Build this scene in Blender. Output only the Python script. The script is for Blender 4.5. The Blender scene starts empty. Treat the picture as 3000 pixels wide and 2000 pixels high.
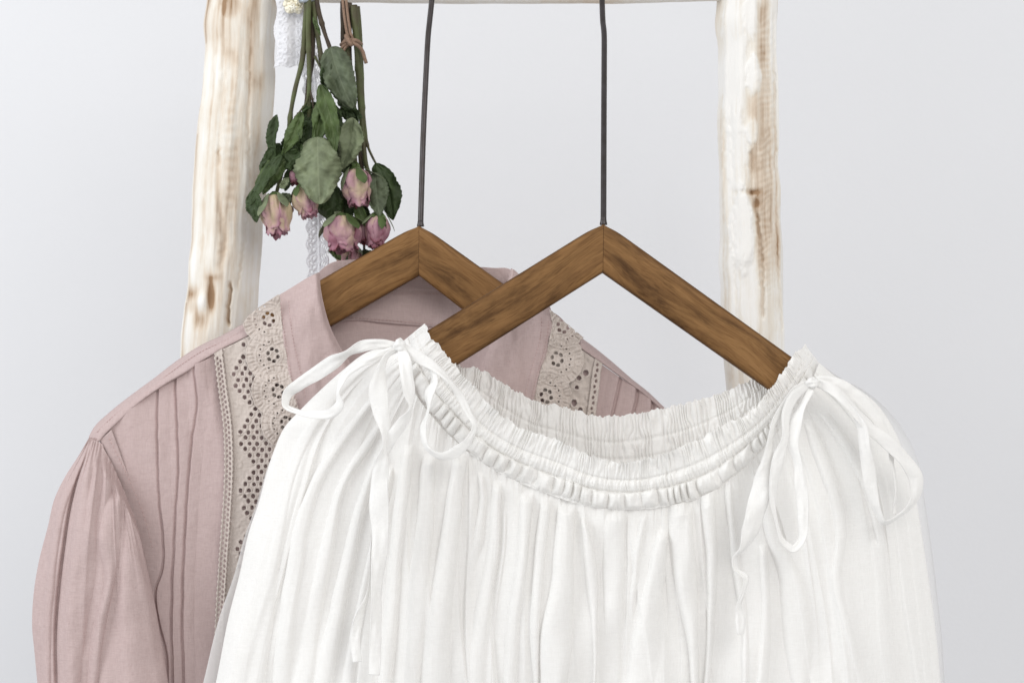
import bpy, math, random
import numpy as np
from mathutils import Vector, Matrix

# ------------------------------------------------------------------ camera, light, exposure
SC = bpy.context.scene
COL = SC.collection
CAM = 1.8            # camera stands 1.8 m in front of the plane y = 0
S = 0.0003           # metres per photograph pixel on the plane y = 0

cd = bpy.data.cameras.new("camera")
cam = bpy.data.objects.new("camera", cd)
COL.objects.link(cam)
cam.location = (0, -CAM, 0)
cam.rotation_euler = (math.radians(90), 0, 0)
cd.sensor_width = 36
cd.lens = 36 * CAM / 0.9
cd.clip_end = 50
cd.dof.use_dof = True
cd.dof.focus_distance = CAM - 0.05
cd.dof.aperture_fstop = 8.0
SC.camera = cam

w = bpy.data.worlds.new("World")
SC.world = w
w.use_nodes = True
bg = w.node_tree.nodes["Background"]
bg.inputs[0].default_value = (0.985, 0.985, 1.0, 1)
bg.inputs[1].default_value = 0.70


def area(name, loc, target, size, power, color):
    l = bpy.data.lights.new(name, 'AREA')
    l.shape = 'RECTANGLE'
    l.size, l.size_y = size
    l.energy = power
    l.color = color
    o = bpy.data.objects.new(name, l)
    COL.objects.link(o)
    o.location = loc
    d = Vector(target) - Vector(loc)
    o.rotation_euler = d.to_track_quat('-Z', 'Y').to_euler()
    return o


area("window_light", (-2.3, -1.1, 0.9), (0.0, 0.05, -0.05), (1.5, 1.9), 43, (0.94, 0.97, 1.0))
area("fill_light", (1.25, -2.7, 1.4), (0.1, 0.1, 0.0), (2.2, 1.6), 45, (1.0, 0.98, 0.95))  # unseen soft fill, added to brighten the front and right side

SC.view_settings.view_transform = 'Standard'
SC.view_settings.look = 'None'
SC.view_settings.exposure = 0.0
SC.view_settings.gamma = 1.0

# ------------------------------------------------------------------ numeric helpers
rng = np.random.default_rng(7)


def W(px, py, D):
    """photograph pixel + real depth -> world position"""
    k = (CAM + D) / CAM
    return (px - 1500) * S * k, D, (1000 - py) * S * k


def Wv(px, py, D):
    return Vector([float(a) for a in W(px, py, D)])


_lat = {}


def noise2(x, y, seed=0):
    x = np.asarray(x, float)
    y = np.asarray(y, float)
    if seed not in _lat:
        _lat[seed] = np.random.default_rng(seed + 1000).random((256, 256)) * 2 - 1
    L = _lat[seed]
    xi = np.floor(x).astype(int)
    yi = np.floor(y).astype(int)
    fx = x - xi
    fy = y - yi
    fx = fx * fx * (3 - 2 * fx)
    fy = fy * fy * (3 - 2 * fy)
    a = L[xi % 256, yi % 256]
    b = L[(xi + 1) % 256, yi % 256]
    c = L[xi % 256, (yi + 1) % 256]
    d = L[(xi + 1) % 256, (yi + 1) % 256]
    return (a * (1 - fx) + b * fx) * (1 - fy) + (c * (1 - fx) + d * fx) * fy


def fbm(x, y, seed=0, o=4):
    r = 0
    a = 1
    for i in range(o):
        r = r + a * noise2(x * 2 ** i, y * 2 ** i, seed + i)
        a *= 0.5
    return r


def herm(ts, vals, t):
    """smooth cubic interpolation through vals (n,...) at parameters ts"""
    ts = np.asarray(ts, float)
    v = np.asarray(vals, float)
    n = len(ts)
    m = np.zeros_like(v)
    sh = (-1,) + (1,) * (v.ndim - 1)
    dt = np.diff(ts).reshape(sh)
    sl = np.diff(v, axis=0) / dt
    m[0] = sl[0]
    m[-1] = sl[-1]
    if n > 2:
        m[1:-1] = (sl[:-1] * dt[1:] + sl[1:] * dt[:-1]) / (dt[1:] + dt[:-1])
    i = np.clip(np.searchsorted(ts, t, side='right') - 1, 0, n - 2)
    h = (ts[i + 1] - ts[i])
    s = ((t - ts[i]) / h)
    shp = (-1,) + (1,) * (v.ndim - 1)
    s = s.reshape(shp)
    h = h.reshape(shp)
    return ((2 * s**3 - 3 * s**2 + 1) * v[i] + (s**3 - 2 * s**2 + s) * h * m[i]
            + (-2 * s**3 + 3 * s**2) * v[i + 1] + (s**3 - s**2) * h * m[i + 1])


def curve(pts, n):
    """resample polyline smoothly, even in arc length"""
    p = np.asarray(pts, float)
    d = np.r_[0, np.cumsum(np.linalg.norm(np.diff(p[:, :2], axis=0), axis=1))]
    t = d / d[-1]
    for i in range(1, len(t)):
        if t[i] <= t[i - 1]:
            t[i] = t[i - 1] + 1e-6
    q = herm(t, p, np.linspace(0, t[-1], 400))
    d = np.r_[0, np.cumsum(np.linalg.norm(np.diff(q[:, :2], axis=0), axis=1))]
    tt = np.linspace(0, d[-1], n)
    return np.stack([np.interp(tt, d, q[:, k]) for k in range(q.shape[1])], 1)


def patch(cols, nu, nv, ts=None):
    """cols: list of point lists running down; returns (nv,nu,k)"""
    c = np.stack([curve(x, nv) for x in cols])      # ncol,nv,k
    if ts is None:
        ts = np.linspace(0, 1, len(cols))
    return herm(ts, c, np.linspace(0, 1, nu)).transpose(1, 0, 2)


def new_mesh(name, V, F, smooth=True):
    me = bpy.data.meshes.new(name)
    V = np.ascontiguousarray(V, dtype=np.float32).reshape(-1, 3)
    F = np.ascontiguousarray(F, dtype=np.int32)
    k = F.shape[1]
    me.vertices.add(len(V))
    me.vertices.foreach_set("co", V.ravel())
    me.loops.add(F.size)
    me.loops.foreach_set("vertex_index", F.ravel())
    me.polygons.add(len(F))
    me.polygons.foreach_set("loop_start", np.arange(0, F.size, k, dtype=np.int32))
    me.polygons.foreach_set("loop_total", np.full(len(F), k, dtype=np.int32))
    me.polygons.foreach_set("use_smooth", np.full(len(F), smooth, dtype=bool))
    me.update(calc_edges=True)
    me.validate()
    return me


def link(name, me, mat, parent=None, **props):
    o = bpy.data.objects.new(name, me)
    COL.objects.link(o)
    if mat is not None:
        me.materials.append(mat)
    if parent is not None:
        o.parent = parent
        o.matrix_parent_inverse = Matrix.Identity(4)
        o.location = -parent.location if parent.parent is None else (0, 0, 0)
    for k, v in props.items():
        o[k] = v
    return o


def thing(name, label, cat, loc, group=None):
    o = bpy.data.objects.new(name, None)
    o.empty_display_size = 0.02
    COL.objects.link(o)
    o.location = loc
    o['label'] = label
    o['category'] = cat
    if group:
        o['group'] = group
    return o


def grid_faces(nv, nu, keep=None, wrap=False):
    i = np.arange(nv * nu).reshape(nv, nu)
    if wrap:
        i = np.concatenate([i, i[:, :1]], 1)
    F = np.stack([i[:-1, :-1], i[1:, :-1], i[1:, 1:], i[:-1, 1:]], -1)
    if keep is not None:
        F = F[keep]
    return F.reshape(-1, 4)


def sheet(name, P, mat, parent, keep=None, attr=None, thick=0.0, **props):
    """P (nv,nu,3) = photo x, photo y, depth in metres"""
    nv, nu = P.shape[:2]
    x, y, z = W(P[..., 0], P[..., 1], P[..., 2])
    V = np.stack([x, y, z], -1)
    F = grid_faces(nv, nu, keep)
    if keep is not None:
        used = np.unique(F)
        mp = np.full(nv * nu, -1)
        mp[used] = np.arange(len(used))
        V = V.reshape(-1, 3)[used]
        F = mp[F]
    else:
        used = None
    me = new_mesh(name, V, F)
    if attr is not None:
        for an, a in attr.items():
            at = me.attributes.new(an, 'FLOAT', 'POINT')
            a = np.asarray(a, dtype=np.float32).ravel()
            at.data.foreach_set("value", a if used is None else a[used])
    o = link(name, me, mat, parent, **props)
    if thick:
        m = o.modifiers.new("thickness", 'SOLIDIFY')
        m.thickness = thick
        m.offset = 0
    return o


def tube_np(C, R, n=10, flat=None):
    """C (m,3) world points, R (m,) radii -> V,F"""
    C = np.asarray(C, float)
    m = len(C)
    T = np.gradient(C, axis=0)
    T /= np.linalg.norm(T, axis=1)[:, None] + 1e-12
    up = np.array([0.0, 1, 0]) if abs(T[0][1]) < 0.9 else np.array([1.0, 0, 0])
    N = np.zeros_like(C)
    nrm = up - T[0] * (up @ T[0])
    nrm /= np.linalg.norm(nrm)
    for i in range(m):
        nrm = nrm - T[i] * (nrm @ T[i])
        nrm /= np.linalg.norm(nrm)
        N[i] = nrm
    B = np.cross(T, N)
    a = np.linspace(0, 2 * np.pi, n, endpoint=False)
    R = np.broadcast_to(np.asarray(R, float), (m,))
    V = C[:, None] + (N[:, None] * np.cos(a)[None, :, None] + B[:, None] * np.sin(a)[None, :, None]) * R[:, None, None]
    F = grid_faces(m, n, wrap=True)
    V = V.reshape(-1, 3)
    # caps as quads to a doubled centre ring
    c0 = len(V)
    V = np.concatenate([V, C[:1], C[-1:]])
    caps = []
    for i in range(0, n, 2):
        caps.append([i, (i + 1) % n, (i + 2) % n, c0])
        b = (m - 1) * n
        caps.append([b + (i + 2) % n, b + (i + 1) % n, b + i, c0 + 1])
    return V, np.concatenate([F, np.array(caps)])


def join(parts):
    Vs, Fs, o = [], [], 0
    for V, F in parts:
        Vs.append(V)
        Fs.append(F + o)
        o += len(V)
    return np.concatenate(Vs), np.concatenate(Fs)


def pxcurve3(pts, n):
    q = curve(pts, n)
    x, y, z = W(q[:, 0], q[:, 1], q[:, 2])
    return np.stack([x, y, z], 1)


# ------------------------------------------------------------------ materials
def mat_new(name):
    m = bpy.data.materials.new(name)
    m.use_nodes = True
    nt = m.node_tree
    for n in list(nt.nodes):
        nt.nodes.remove(n)
    return m, nt, nt.nodes, nt.links


def N(nodes, t, **kw):
    n = nodes.new(t)
    for k, v in kw.items():
        if k.startswith('i_'):
            key = k[2:]
            key = int(key) if key.isdigit() else key
            n.inputs[key].default_value = v
        else:
            setattr(n, k, v)
    return n


def ramp(nodes, stops):
    r = nodes.new('ShaderNodeValToRGB')
    e = r.color_ramp.elements
    while len(e) < len(stops):
        e.new(0.5)
    for el, (p, c) in zip(e, stops):
        el.position = p
        el.color = (*c, 1) if len(c) == 3 else c
    return r


def weave(nodes, links, scale=1.0, strength=0.25, slub=0.5, freq=1500):
    """woven thread relief from two directions of stretched noise"""
    tc = nodes.new('ShaderNodeTexCoord')
    outs = []
    for sx, sz in ((freq, freq * 0.09), (freq * 0.09, freq)):
        mp = N(nodes, 'ShaderNodeMapping')
        mp.inputs['Scale'].default_value = (sx * scale, 200 * scale, sz * scale)
        links.new(tc.outputs['Object'], mp.inputs[0])
        no = N(nodes, 'ShaderNodeTexNoise', i_Scale=1.0, i_Detail=1.0)
        links.new(mp.outputs[0], no.inputs['Vector'])
        outs.append(no.outputs[0])
    ad = N(nodes, 'ShaderNodeMath', operation='ADD')
    links.new(outs[0], ad.inputs[0])
    links.new(outs[1], ad.inputs[1])
    bp = N(nodes, 'ShaderNodeBump', i_Strength=strength, i_Distance=0.0004)
    links.new(ad.outputs[0], bp.inputs['Height'])
    return bp, ad, tc


def cloth(name, color, dark, trans=0.25, trcol=None, alpha=1.0, strength=0.3, freq=1500, var=0.5, crumple=0.0, sheen=0.12):
    m, nt, nd, lk = mat_new(name)
    bp, wv, tc = weave(nd, lk, strength=strength, freq=freq)
    if crumple:
        cn = N(nd, 'ShaderNodeTexNoise', i_Scale=95.0, i_Detail=4.0, i_Roughness=0.55, i_Distortion=0.8)
        lk.new(tc.outputs['Object'], cn.inputs['Vector'])
        cb = N(nd, 'ShaderNodeBump', i_Strength=crumple, i_Distance=0.003)
        lk.new(cn.outputs[0], cb.inputs['Height'])
        lk.new(bp.outputs[0], cb.inputs['Normal'])
        bp = cb
    rp = ramp(nd, [(0.35, dark), (0.62, color)])
    hf = N(nd, 'ShaderNodeMath', operation='MULTIPLY', i_1=0.5)
    lk.new(wv.outputs[0], hf.inputs[0])
    lk.new(hf.outputs[0], rp.inputs[0])
    mx = N(nd, 'ShaderNodeMix', data_type='RGBA', i_0=var)
    mx.inputs[6].default_value = (*color, 1)
    lk.new(rp.outputs[0], mx.inputs[7])
    df = N(nd, 'ShaderNodeBsdfPrincipled', i_Roughness=0.85)
    df.inputs['Specular IOR Level'].default_value = 0.15
    df.inputs['Sheen Weight'].default_value = sheen
    lk.new(mx.outputs[2], df.inputs['Base Color'])
    lk.new(bp.outputs[0], df.inputs['Normal'])
    tr = N(nd, 'ShaderNodeBsdfTranslucent')
    tr.inputs[0].default_value = (*(trcol or color), 1)
    lk.new(bp.outputs[0], tr.inputs['Normal'])
    ms = N(nd, 'ShaderNodeMixShader', i_0=trans)
    lk.new(df.outputs[0], ms.inputs[1])
    lk.new(tr.outputs[0], ms.inputs[2])
    out = nd.new('ShaderNodeOutputMaterial')
    last = ms
    if alpha < 1:
        tp = N(nd, 'ShaderNodeBsdfTransparent')
        m2 = N(nd, 'ShaderNodeMixShader', i_0=alpha)
        lk.new(tp.outputs[0], m2.inputs[1])
        lk.new(ms.outputs[0], m2.inputs[2])
        last = m2
    lk.new(last.outputs[0], out.inputs[0])
    return m


M_WHITE = cloth('white_gauze', (0.90, 0.895, 0.875), (0.80, 0.79, 0.76), 0.22, (0.93, 0.91, 0.87), strength=0.35, freq=1300, var=0.4, crumple=0.16)
M_WHITE_SHEER = cloth('sheer_white_gauze', (0.90, 0.90, 0.90), (0.84, 0.84, 0.84), 0.35, (0.93, 0.93, 0.93), alpha=0.78, strength=0.15, var=0.3)
M_TIE = cloth('white_tie_fabric', (0.92, 0.915, 0.90), (0.84, 0.83, 0.80), 0.2, (0.93, 0.91, 0.87), strength=0.25, var=0.3, crumple=0.3)
M_PINK = cloth('dusty_pink_linen', (0.555, 0.44, 0.424), (0.445, 0.335, 0.323), 0.10, (0.55, 0.38, 0.35), strength=0.4, freq=1500, var=0.55, crumple=0.34, sheen=0.0)
M_LACE = cloth('beige_eyelet_lace', (0.65, 0.575, 0.525), (0.54, 0.47, 0.42), 0.12, (0.5, 0.42, 0.37), strength=0.35, freq=1400, var=0.6)
M_LACE_WHITE = cloth('white_lace', (0.88, 0.88, 0.90), (0.80, 0.80, 0.82), 0.35, (0.9, 0.9, 0.92), strength=0.3, var=0.5)
M_THREAD = cloth('pink_thread', (0.50, 0.34, 0.32), (0.40, 0.27, 0.25), 0.0, strength=0.1)


def simple(name, color, rough=0.6, metal=0.0, spec=0.4, bump=0.0, bscale=400, var=None, vscale=60, stretch=(1, 1, 1)):
    m, nt, nd, lk = mat_new(name)
    p = N(nd, 'ShaderNodeBsdfPrincipled', i_Roughness=rough, i_Metallic=metal)
    p.inputs['Specular IOR Level'].default_value = spec
    p.inputs['Base Color'].default_value = (*color, 1)
    tc = nd.new('ShaderNodeTexCoord')
    mp = N(nd, 'ShaderNodeMapping')
    mp.inputs['Scale'].default_value = stretch
    lk.new(tc.outputs['Object'], mp.inputs[0])
    if var is not None:
        no = N(nd, 'ShaderNodeTexNoise', i_Scale=vscale, i_Detail=4.0)
        lk.new(mp.outputs[0], no.inputs['Vector'])
        rp = ramp(nd, [(0.3, var), (0.7, color)])
        lk.new(no.outputs[0], rp.inputs[0])
        lk.new(rp.outputs[0], p.inputs['Base Color'])
    if bump:
        nb = N(nd, 'ShaderNodeTexNoise', i_Scale=bscale, i_Detail=4.0)
        lk.new(mp.outputs[0], nb.inputs['Vector'])
        b = N(nd, 'ShaderNodeBump', i_Strength=bump, i_Distance=0.001)
        lk.new(nb.outputs[0], b.inputs['Height'])
        lk.new(b.outputs[0], p.inputs['Normal'])
    out = nd.new('ShaderNodeOutputMaterial')
    lk.new(p.outputs[0], out.inputs[0])
    return m


M_WALL = simple('painted_wall', (0.695, 0.70, 0.716), rough=0.75, spec=0.2, bump=0.25, bscale=260, var=(0.68, 0.685, 0.70), vscale=3)
M_STEEL = simple('dark_steel', (0.075, 0.068, 0.070), rough=0.42, metal=0.85, spec=0.4, bump=0.04, bscale=900, var=(0.055, 0.048, 0.045), vscale=90)
M_TWINE = simple('jute_twine', (0.32, 0.21, 0.15), rough=0.9, bump=0.8, bscale=1500, var=(0.20, 0.13, 0.09), vscale=700)
M_STEM = simple('dried_stem', (0.085, 0.105, 0.035), rough=0.6, bump=0.4, bscale=900, var=(0.055, 0.04, 0.022), vscale=60)
M_CLIP = simple('grey_metal_clip', (0.45, 0.50, 0.55), rough=0.35, metal=0.8)
M_CREAM = simple('cream_flower', (0.86, 0.80, 0.62), rough=0.8, var=(0.80, 0.78, 0.70), vscale=150)


def wood_hanger():
    m, nt, nd, lk = mat_new('stained_walnut_wood')
    tc = nd.new('ShaderNodeTexCoord')
    # domain-warped grain along local X
    nz = N(nd, 'ShaderNodeTexNoise', i_Scale=14.0, i_Detail=2.0)
    mpw = N(nd, 'ShaderNodeMapping')
    mpw.inputs['Scale'].default_value = (0.5, 1, 1.6)
    lk.new(tc.outputs['Object'], mpw.inputs[0])
    lk.new(mpw.outputs[0], nz.inputs['Vector'])
    sc = N(nd, 'ShaderNodeVectorMath', operation='SCALE')
    sc.inputs['Scale'].default_value = 0.035
    lk.new(nz.outputs['Color'], sc.inputs[0])
    ad = N(nd, 'ShaderNodeVectorMath', operation='ADD')
    lk.new(tc.outputs['Object'], ad.inputs[0])
    lk.new(sc.outputs[0], ad.inputs[1])
    mp = N(nd, 'ShaderNodeMapping')
    mp.inputs['Scale'].default_value = (5, 110, 210)
    lk.new(ad.outputs[0], mp.inputs[0])
    n1 = N(nd, 'ShaderNodeTexNoise', i_Scale=1.0, i_Detail=6.0, i_Roughness=0.6)
    lk.new(mp.outputs[0], n1.inputs['Vector'])
    r1 = ramp(nd, [(0.22, (0.115, 0.057, 0.022)), (0.40, (0.175, 0.090, 0.034)), (0.55, (0.215, 0.114, 0.044)), (0.80, (0.265, 0.147, 0.060))])
    lk.new(n1.outputs[0], r1.inputs[0])
    # fine pores
    mp2 = N(nd, 'ShaderNodeMapping')
    mp2.inputs['Scale'].default_value = (60, 500, 900)
    lk.new(ad.outputs[0], mp2.inputs[0])
    n2 = N(nd, 'ShaderNodeTexNoise', i_Scale=1.0, i_Detail=3.0)
    lk.new(mp2.outputs[0], n2.inputs['Vector'])
    r2 = ramp(nd, [(0.3, (0.62, 0.56, 0.5)), (0.5, (1, 1, 1))])
    lk.new(n2.outputs[0], r2.inputs[0])
    m1 = N(nd, 'ShaderNodeMix', data_type='RGBA', blend_type='MULTIPLY', i_0=0.8)
    lk.new(r1.outputs[0], m1.inputs[6])
    lk.new(r2.outputs[0], m1.inputs[7])
    # dark stain blotches
    mp3 = N(nd, 'ShaderNodeMapping')
    mp3.inputs['Scale'].default_value = (14, 35, 60)
    lk.new(ad.outputs[0], mp3.inputs[0])
    n3 = N(nd, 'ShaderNodeTexNoise', i_Scale=1.0, i_Detail=5.0, i_Roughness=0.65)
    lk.new(mp3.outputs[0], n3.inputs['Vector'])
    r3 = ramp(nd, [(0.30, (0.36, 0.32, 0.29)), (0.42, (0.78, 0.76, 0.73)), (0.54, (1.04, 1.03, 1.01))])
    lk.new(n3.outputs[0], r3.inputs[0])
    m2 = N(nd, 'ShaderNodeMix', data_type='RGBA', blend_type='MULTIPLY', i_0=0.95)
    lk.new(m1.outputs[2], m2.inputs[6])
    lk.new(r3.outputs[0], m2.inputs[7])
    # stain worn into the rounded edges
    at = N(nd, 'ShaderNodeAttribute', attribute_name='edge')
    m3 = N(nd, 'ShaderNodeMix', data_type='RGBA', blend_type='MULTIPLY')
    m3.inputs[7].default_value = (0.33, 0.28, 0.24, 1)
    lk.new(at.outputs['Fac'], m3.inputs[0])
    lk.new(m2.outputs[2], m3.inputs[6])
    p = N(nd, 'ShaderNodeBsdfPrincipled', i_Roughness=0.55)
    p.inputs['Specular IOR Level'].default_value = 0.14
    lk.new(m3.outputs[2], p.inputs['Base Color'])
    b = N(nd, 'ShaderNodeBump', i_Strength=0.2, i_Distance=0.0006)
    lk.new(n2.outputs[0], b.inputs['Height'])
    lk.new(b.outputs[0], p.inputs['Normal'])
    out = nd.new('ShaderNodeOutputMaterial')
    lk.new(p.outputs[0], out.inputs[0])
    return m


M_WOOD = wood_hanger()


def whitewash():
    m, nt, nd, lk = mat_new('whitewashed_wood')
    tc = nd.new('ShaderNodeTexCoord')
    at = N(nd, 'ShaderNodeAttribute', attribute_name='wear')
    mp = N(nd, 'ShaderNodeMapping')
    mp.inputs['Scale'].default_value = (150, 150, 9)
    lk.new(tc.outputs['Object'], mp.inputs[0])
    n1 = N(nd, 'ShaderNodeTexNoise', i_Scale=1.0, i_Detail=5.0, i_Roughness=0.6)
    lk.new(mp.outputs[0], n1.inputs['Vector'])
    mp2 = N(nd, 'ShaderNodeMapping')
    mp2.inputs['Scale'].default_value = (500, 500, 60)
    lk.new(tc.outputs['Object'], mp2.inputs[0])
    n2 = N(nd, 'ShaderNodeTexNoise', i_Scale=1.0, i_Detail=3.0)
    lk.new(mp2.outputs[0], n2.inputs['Vector'])
    a = N(nd, 'ShaderNodeMath', operation='MULTIPLY_ADD', i_1=0.55, i_2=-0.30)
    lk.new(n1.outputs[0], a.inputs[0])
    a2 = N(nd, 'ShaderNodeMath', operation='MULTIPLY_ADD', i_1=0.30)
    lk.new(n2.outputs[0], a2.inputs[0])
    lk.new(a.outputs[0], a2.inputs[2])
    s = N(nd, 'ShaderNodeMath', operation='ADD')
    lk.new(a2.outputs[0], s.inputs[0])
    lk.new(at.outputs['Fac'], s.inputs[1])
    r = ramp(nd, [(0.10, (0.78, 0.765, 0.735)), (0.38, (0.715, 0.672, 0.60)), (0.64, (0.62, 0.53, 0.43)), (0.95, (0.40, 0.29, 0.20)), (1.0, (0.30, 0.19, 0.11))])
    lk.new(s.outputs[0], r.inputs[0])
    p = N(nd, 'ShaderNodeBsdfPrincipled', i_Roughness=0.7)
    p.inputs['Specular IOR Level'].default_value = 0.25
    lk.new(r.outputs[0], p.inputs['Base Color'])
    b = N(nd, 'ShaderNodeBump', i_Strength=0.5, i_Distance=0.0012)
    lk.new(a2.outputs[0], b.inputs['Height'])
    lk.new(b.outputs[0], p.inputs['Normal'])
    out = nd.new('ShaderNodeOutputMaterial')
    lk.new(p.outputs[0], out.inputs[0])
    return m


M_WASH = whitewash()


def leaf_mat(name, top, under):
    m, nt, nd, lk = mat_new(name)
    tc = nd.new('ShaderNodeTexCoord')
    at = N(nd, 'ShaderNodeAttribute', attribute_name='vein')
    no = N(nd, 'ShaderNodeTexNoise', i_Scale=90.0, i_Detail=5.0)
    lk.new(tc.outputs['Object'], no.inputs['Vector'])
    r = ramp(nd, [(0.3, tuple(c * 0.55 for c in top)), (0.7, top)])
    lk.new(no.outputs[0], r.inputs[0])
    m1 = N(nd, 'ShaderNodeMix', data_type='RGBA')
    m1.inputs[7].default_value = (*[min(1, c * 1.7 + 0.02) for c in under], 1)
    lk.new(at.outputs['Fac'], m1.inputs[0])
    lk.new(r.outputs[0], m1.inputs[6])
    p = N(nd, 'ShaderNodeBsdfPrincipled', i_Roughness=0.6)
    p.inputs['Specular IOR Level'].default_value = 0.3
    lk.new(m1.outputs[2], p.inputs['Base Color'])
    nb = N(nd, 'ShaderNodeTexNoise', i_Scale=420.0, i_Detail=3.0)
    lk.new(tc.outputs['Object'], nb.inputs['Vector'])
    b = N(nd, 'ShaderNodeBump', i_Strength=0.5, i_Distance=0.0008)
    lk.new(nb.outputs[0], b.inputs['Height'])
    lk.new(b.outputs[0], p.inputs['Normal'])
    out = nd.new('ShaderNodeOutputMaterial')
    lk.new(p.outputs[0], out.inputs[0])
    return m


M_LEAF_DARK = leaf_mat('dried_leaf_dark', (0.042, 0.068, 0.022), (0.05, 0.07, 0.03))
M_LEAF_MID = leaf_mat('dried_leaf_mid', (0.078, 0.118, 0.036), (0.10, 0.12, 0.055))
M_LEAF_PALE = leaf_mat('dried_leaf_pale', (0.20, 0.235, 0.135), (0.17, 0.19, 0.12))
M_LEAF_GREY = leaf_mat('dried_leaf_grey_green', (0.105, 0.130, 0.075), (0.12, 0.14, 0.09))


def petal_mat():
    m, nt, nd, lk = mat_new('dried_rose_petal')
    tc = nd.new('ShaderNodeTexCoord')
    at = N(nd, 'ShaderNodeAttribute', attribute_name='tone')
    no = N(nd, 'ShaderNodeTexNoise', i_Scale=160.0, i_Detail=5.0)
    lk.new(tc.outputs['Object'], no.inputs['Vector'])
    a = N(nd, 'ShaderNodeMath', operation='MULTIPLY_ADD', i_1=0.5, i_2=-0.25)
    lk.new(no.outputs[0], a.inputs[0])
    s = N(nd, 'ShaderNodeMath', operation='ADD')
    lk.new(a.outputs[0], s.inputs[0])
    lk.new(at.outputs['Fac'], s.inputs[1])
    r = ramp(nd, [(0.05, (0.56, 0.46, 0.30)), (0.25, (0.57, 0.40, 0.34)), (0.48, (0.50, 0.29, 0.34)), (0.75, (0.36, 0.16, 0.21)), (1.0, (0.22, 0.07, 0.08))])
    lk.new(s.outputs[0], r.inputs[0])
    p = N(nd, 'ShaderNodeBsdfPrincipled', i_Roughness=0.7)
    p.inputs['Specular IOR Level'].default_value = 0.2
    lk.new(r.outputs[0], p.inputs['Base Color'])
    mp = N(nd, 'ShaderNodeMapping')
    mp.inputs['Scale'].default_value = (1, 1, 0.3)
    lk.new(tc.outputs['Object'], mp.inputs[0])
    nb = N(nd, 'ShaderNodeTexNoise', i_Scale=500.0, i_Detail=3.0)
    lk.new(mp.outputs[0], nb.inputs['Vector'])
    b = N(nd, 'ShaderNodeBump', i_Strength=0.5, i_Distance=0.0008)
    lk.new(nb.outputs[0], b.inputs['Height'])
    lk.new(b.outputs[0], p.inputs['Normal'])
    tr = N(nd, 'ShaderNodeBsdfTranslucent')
    lk.new(r.outputs[0], tr.inputs[0])
    ms = N(nd, 'ShaderNodeMixShader', i_0=0.2)
    lk.new(p.outputs[0], ms.inputs[1])
    lk.new(tr.outputs[0], ms.inputs[2])
    out = nd.new('ShaderNodeOutputMaterial')
    lk.new(ms.outputs[0], out.inputs[0])
    return m


M_PETAL = petal_mat()

# ------------------------------------------------------------------ the wall
me = new_mesh('wall', [(-4, 0.62, -2.5), (4, 0.62, -2.5), (4, 0.62, 2.5), (-4, 0.62, 2.5)], [(0, 1, 2, 3)], False)
link('wall', me, M_WALL, kind='structure')

# ------------------------------------------------------------------ the whitewashed rack
D_RACK = 0.115
rack = thing('clothes_rack', 'whitewashed wooden clothes rack of two hewn posts and a top rail behind the blouses',
             'clothes rack', Wv(1450, 2300, D_RACK))


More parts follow.
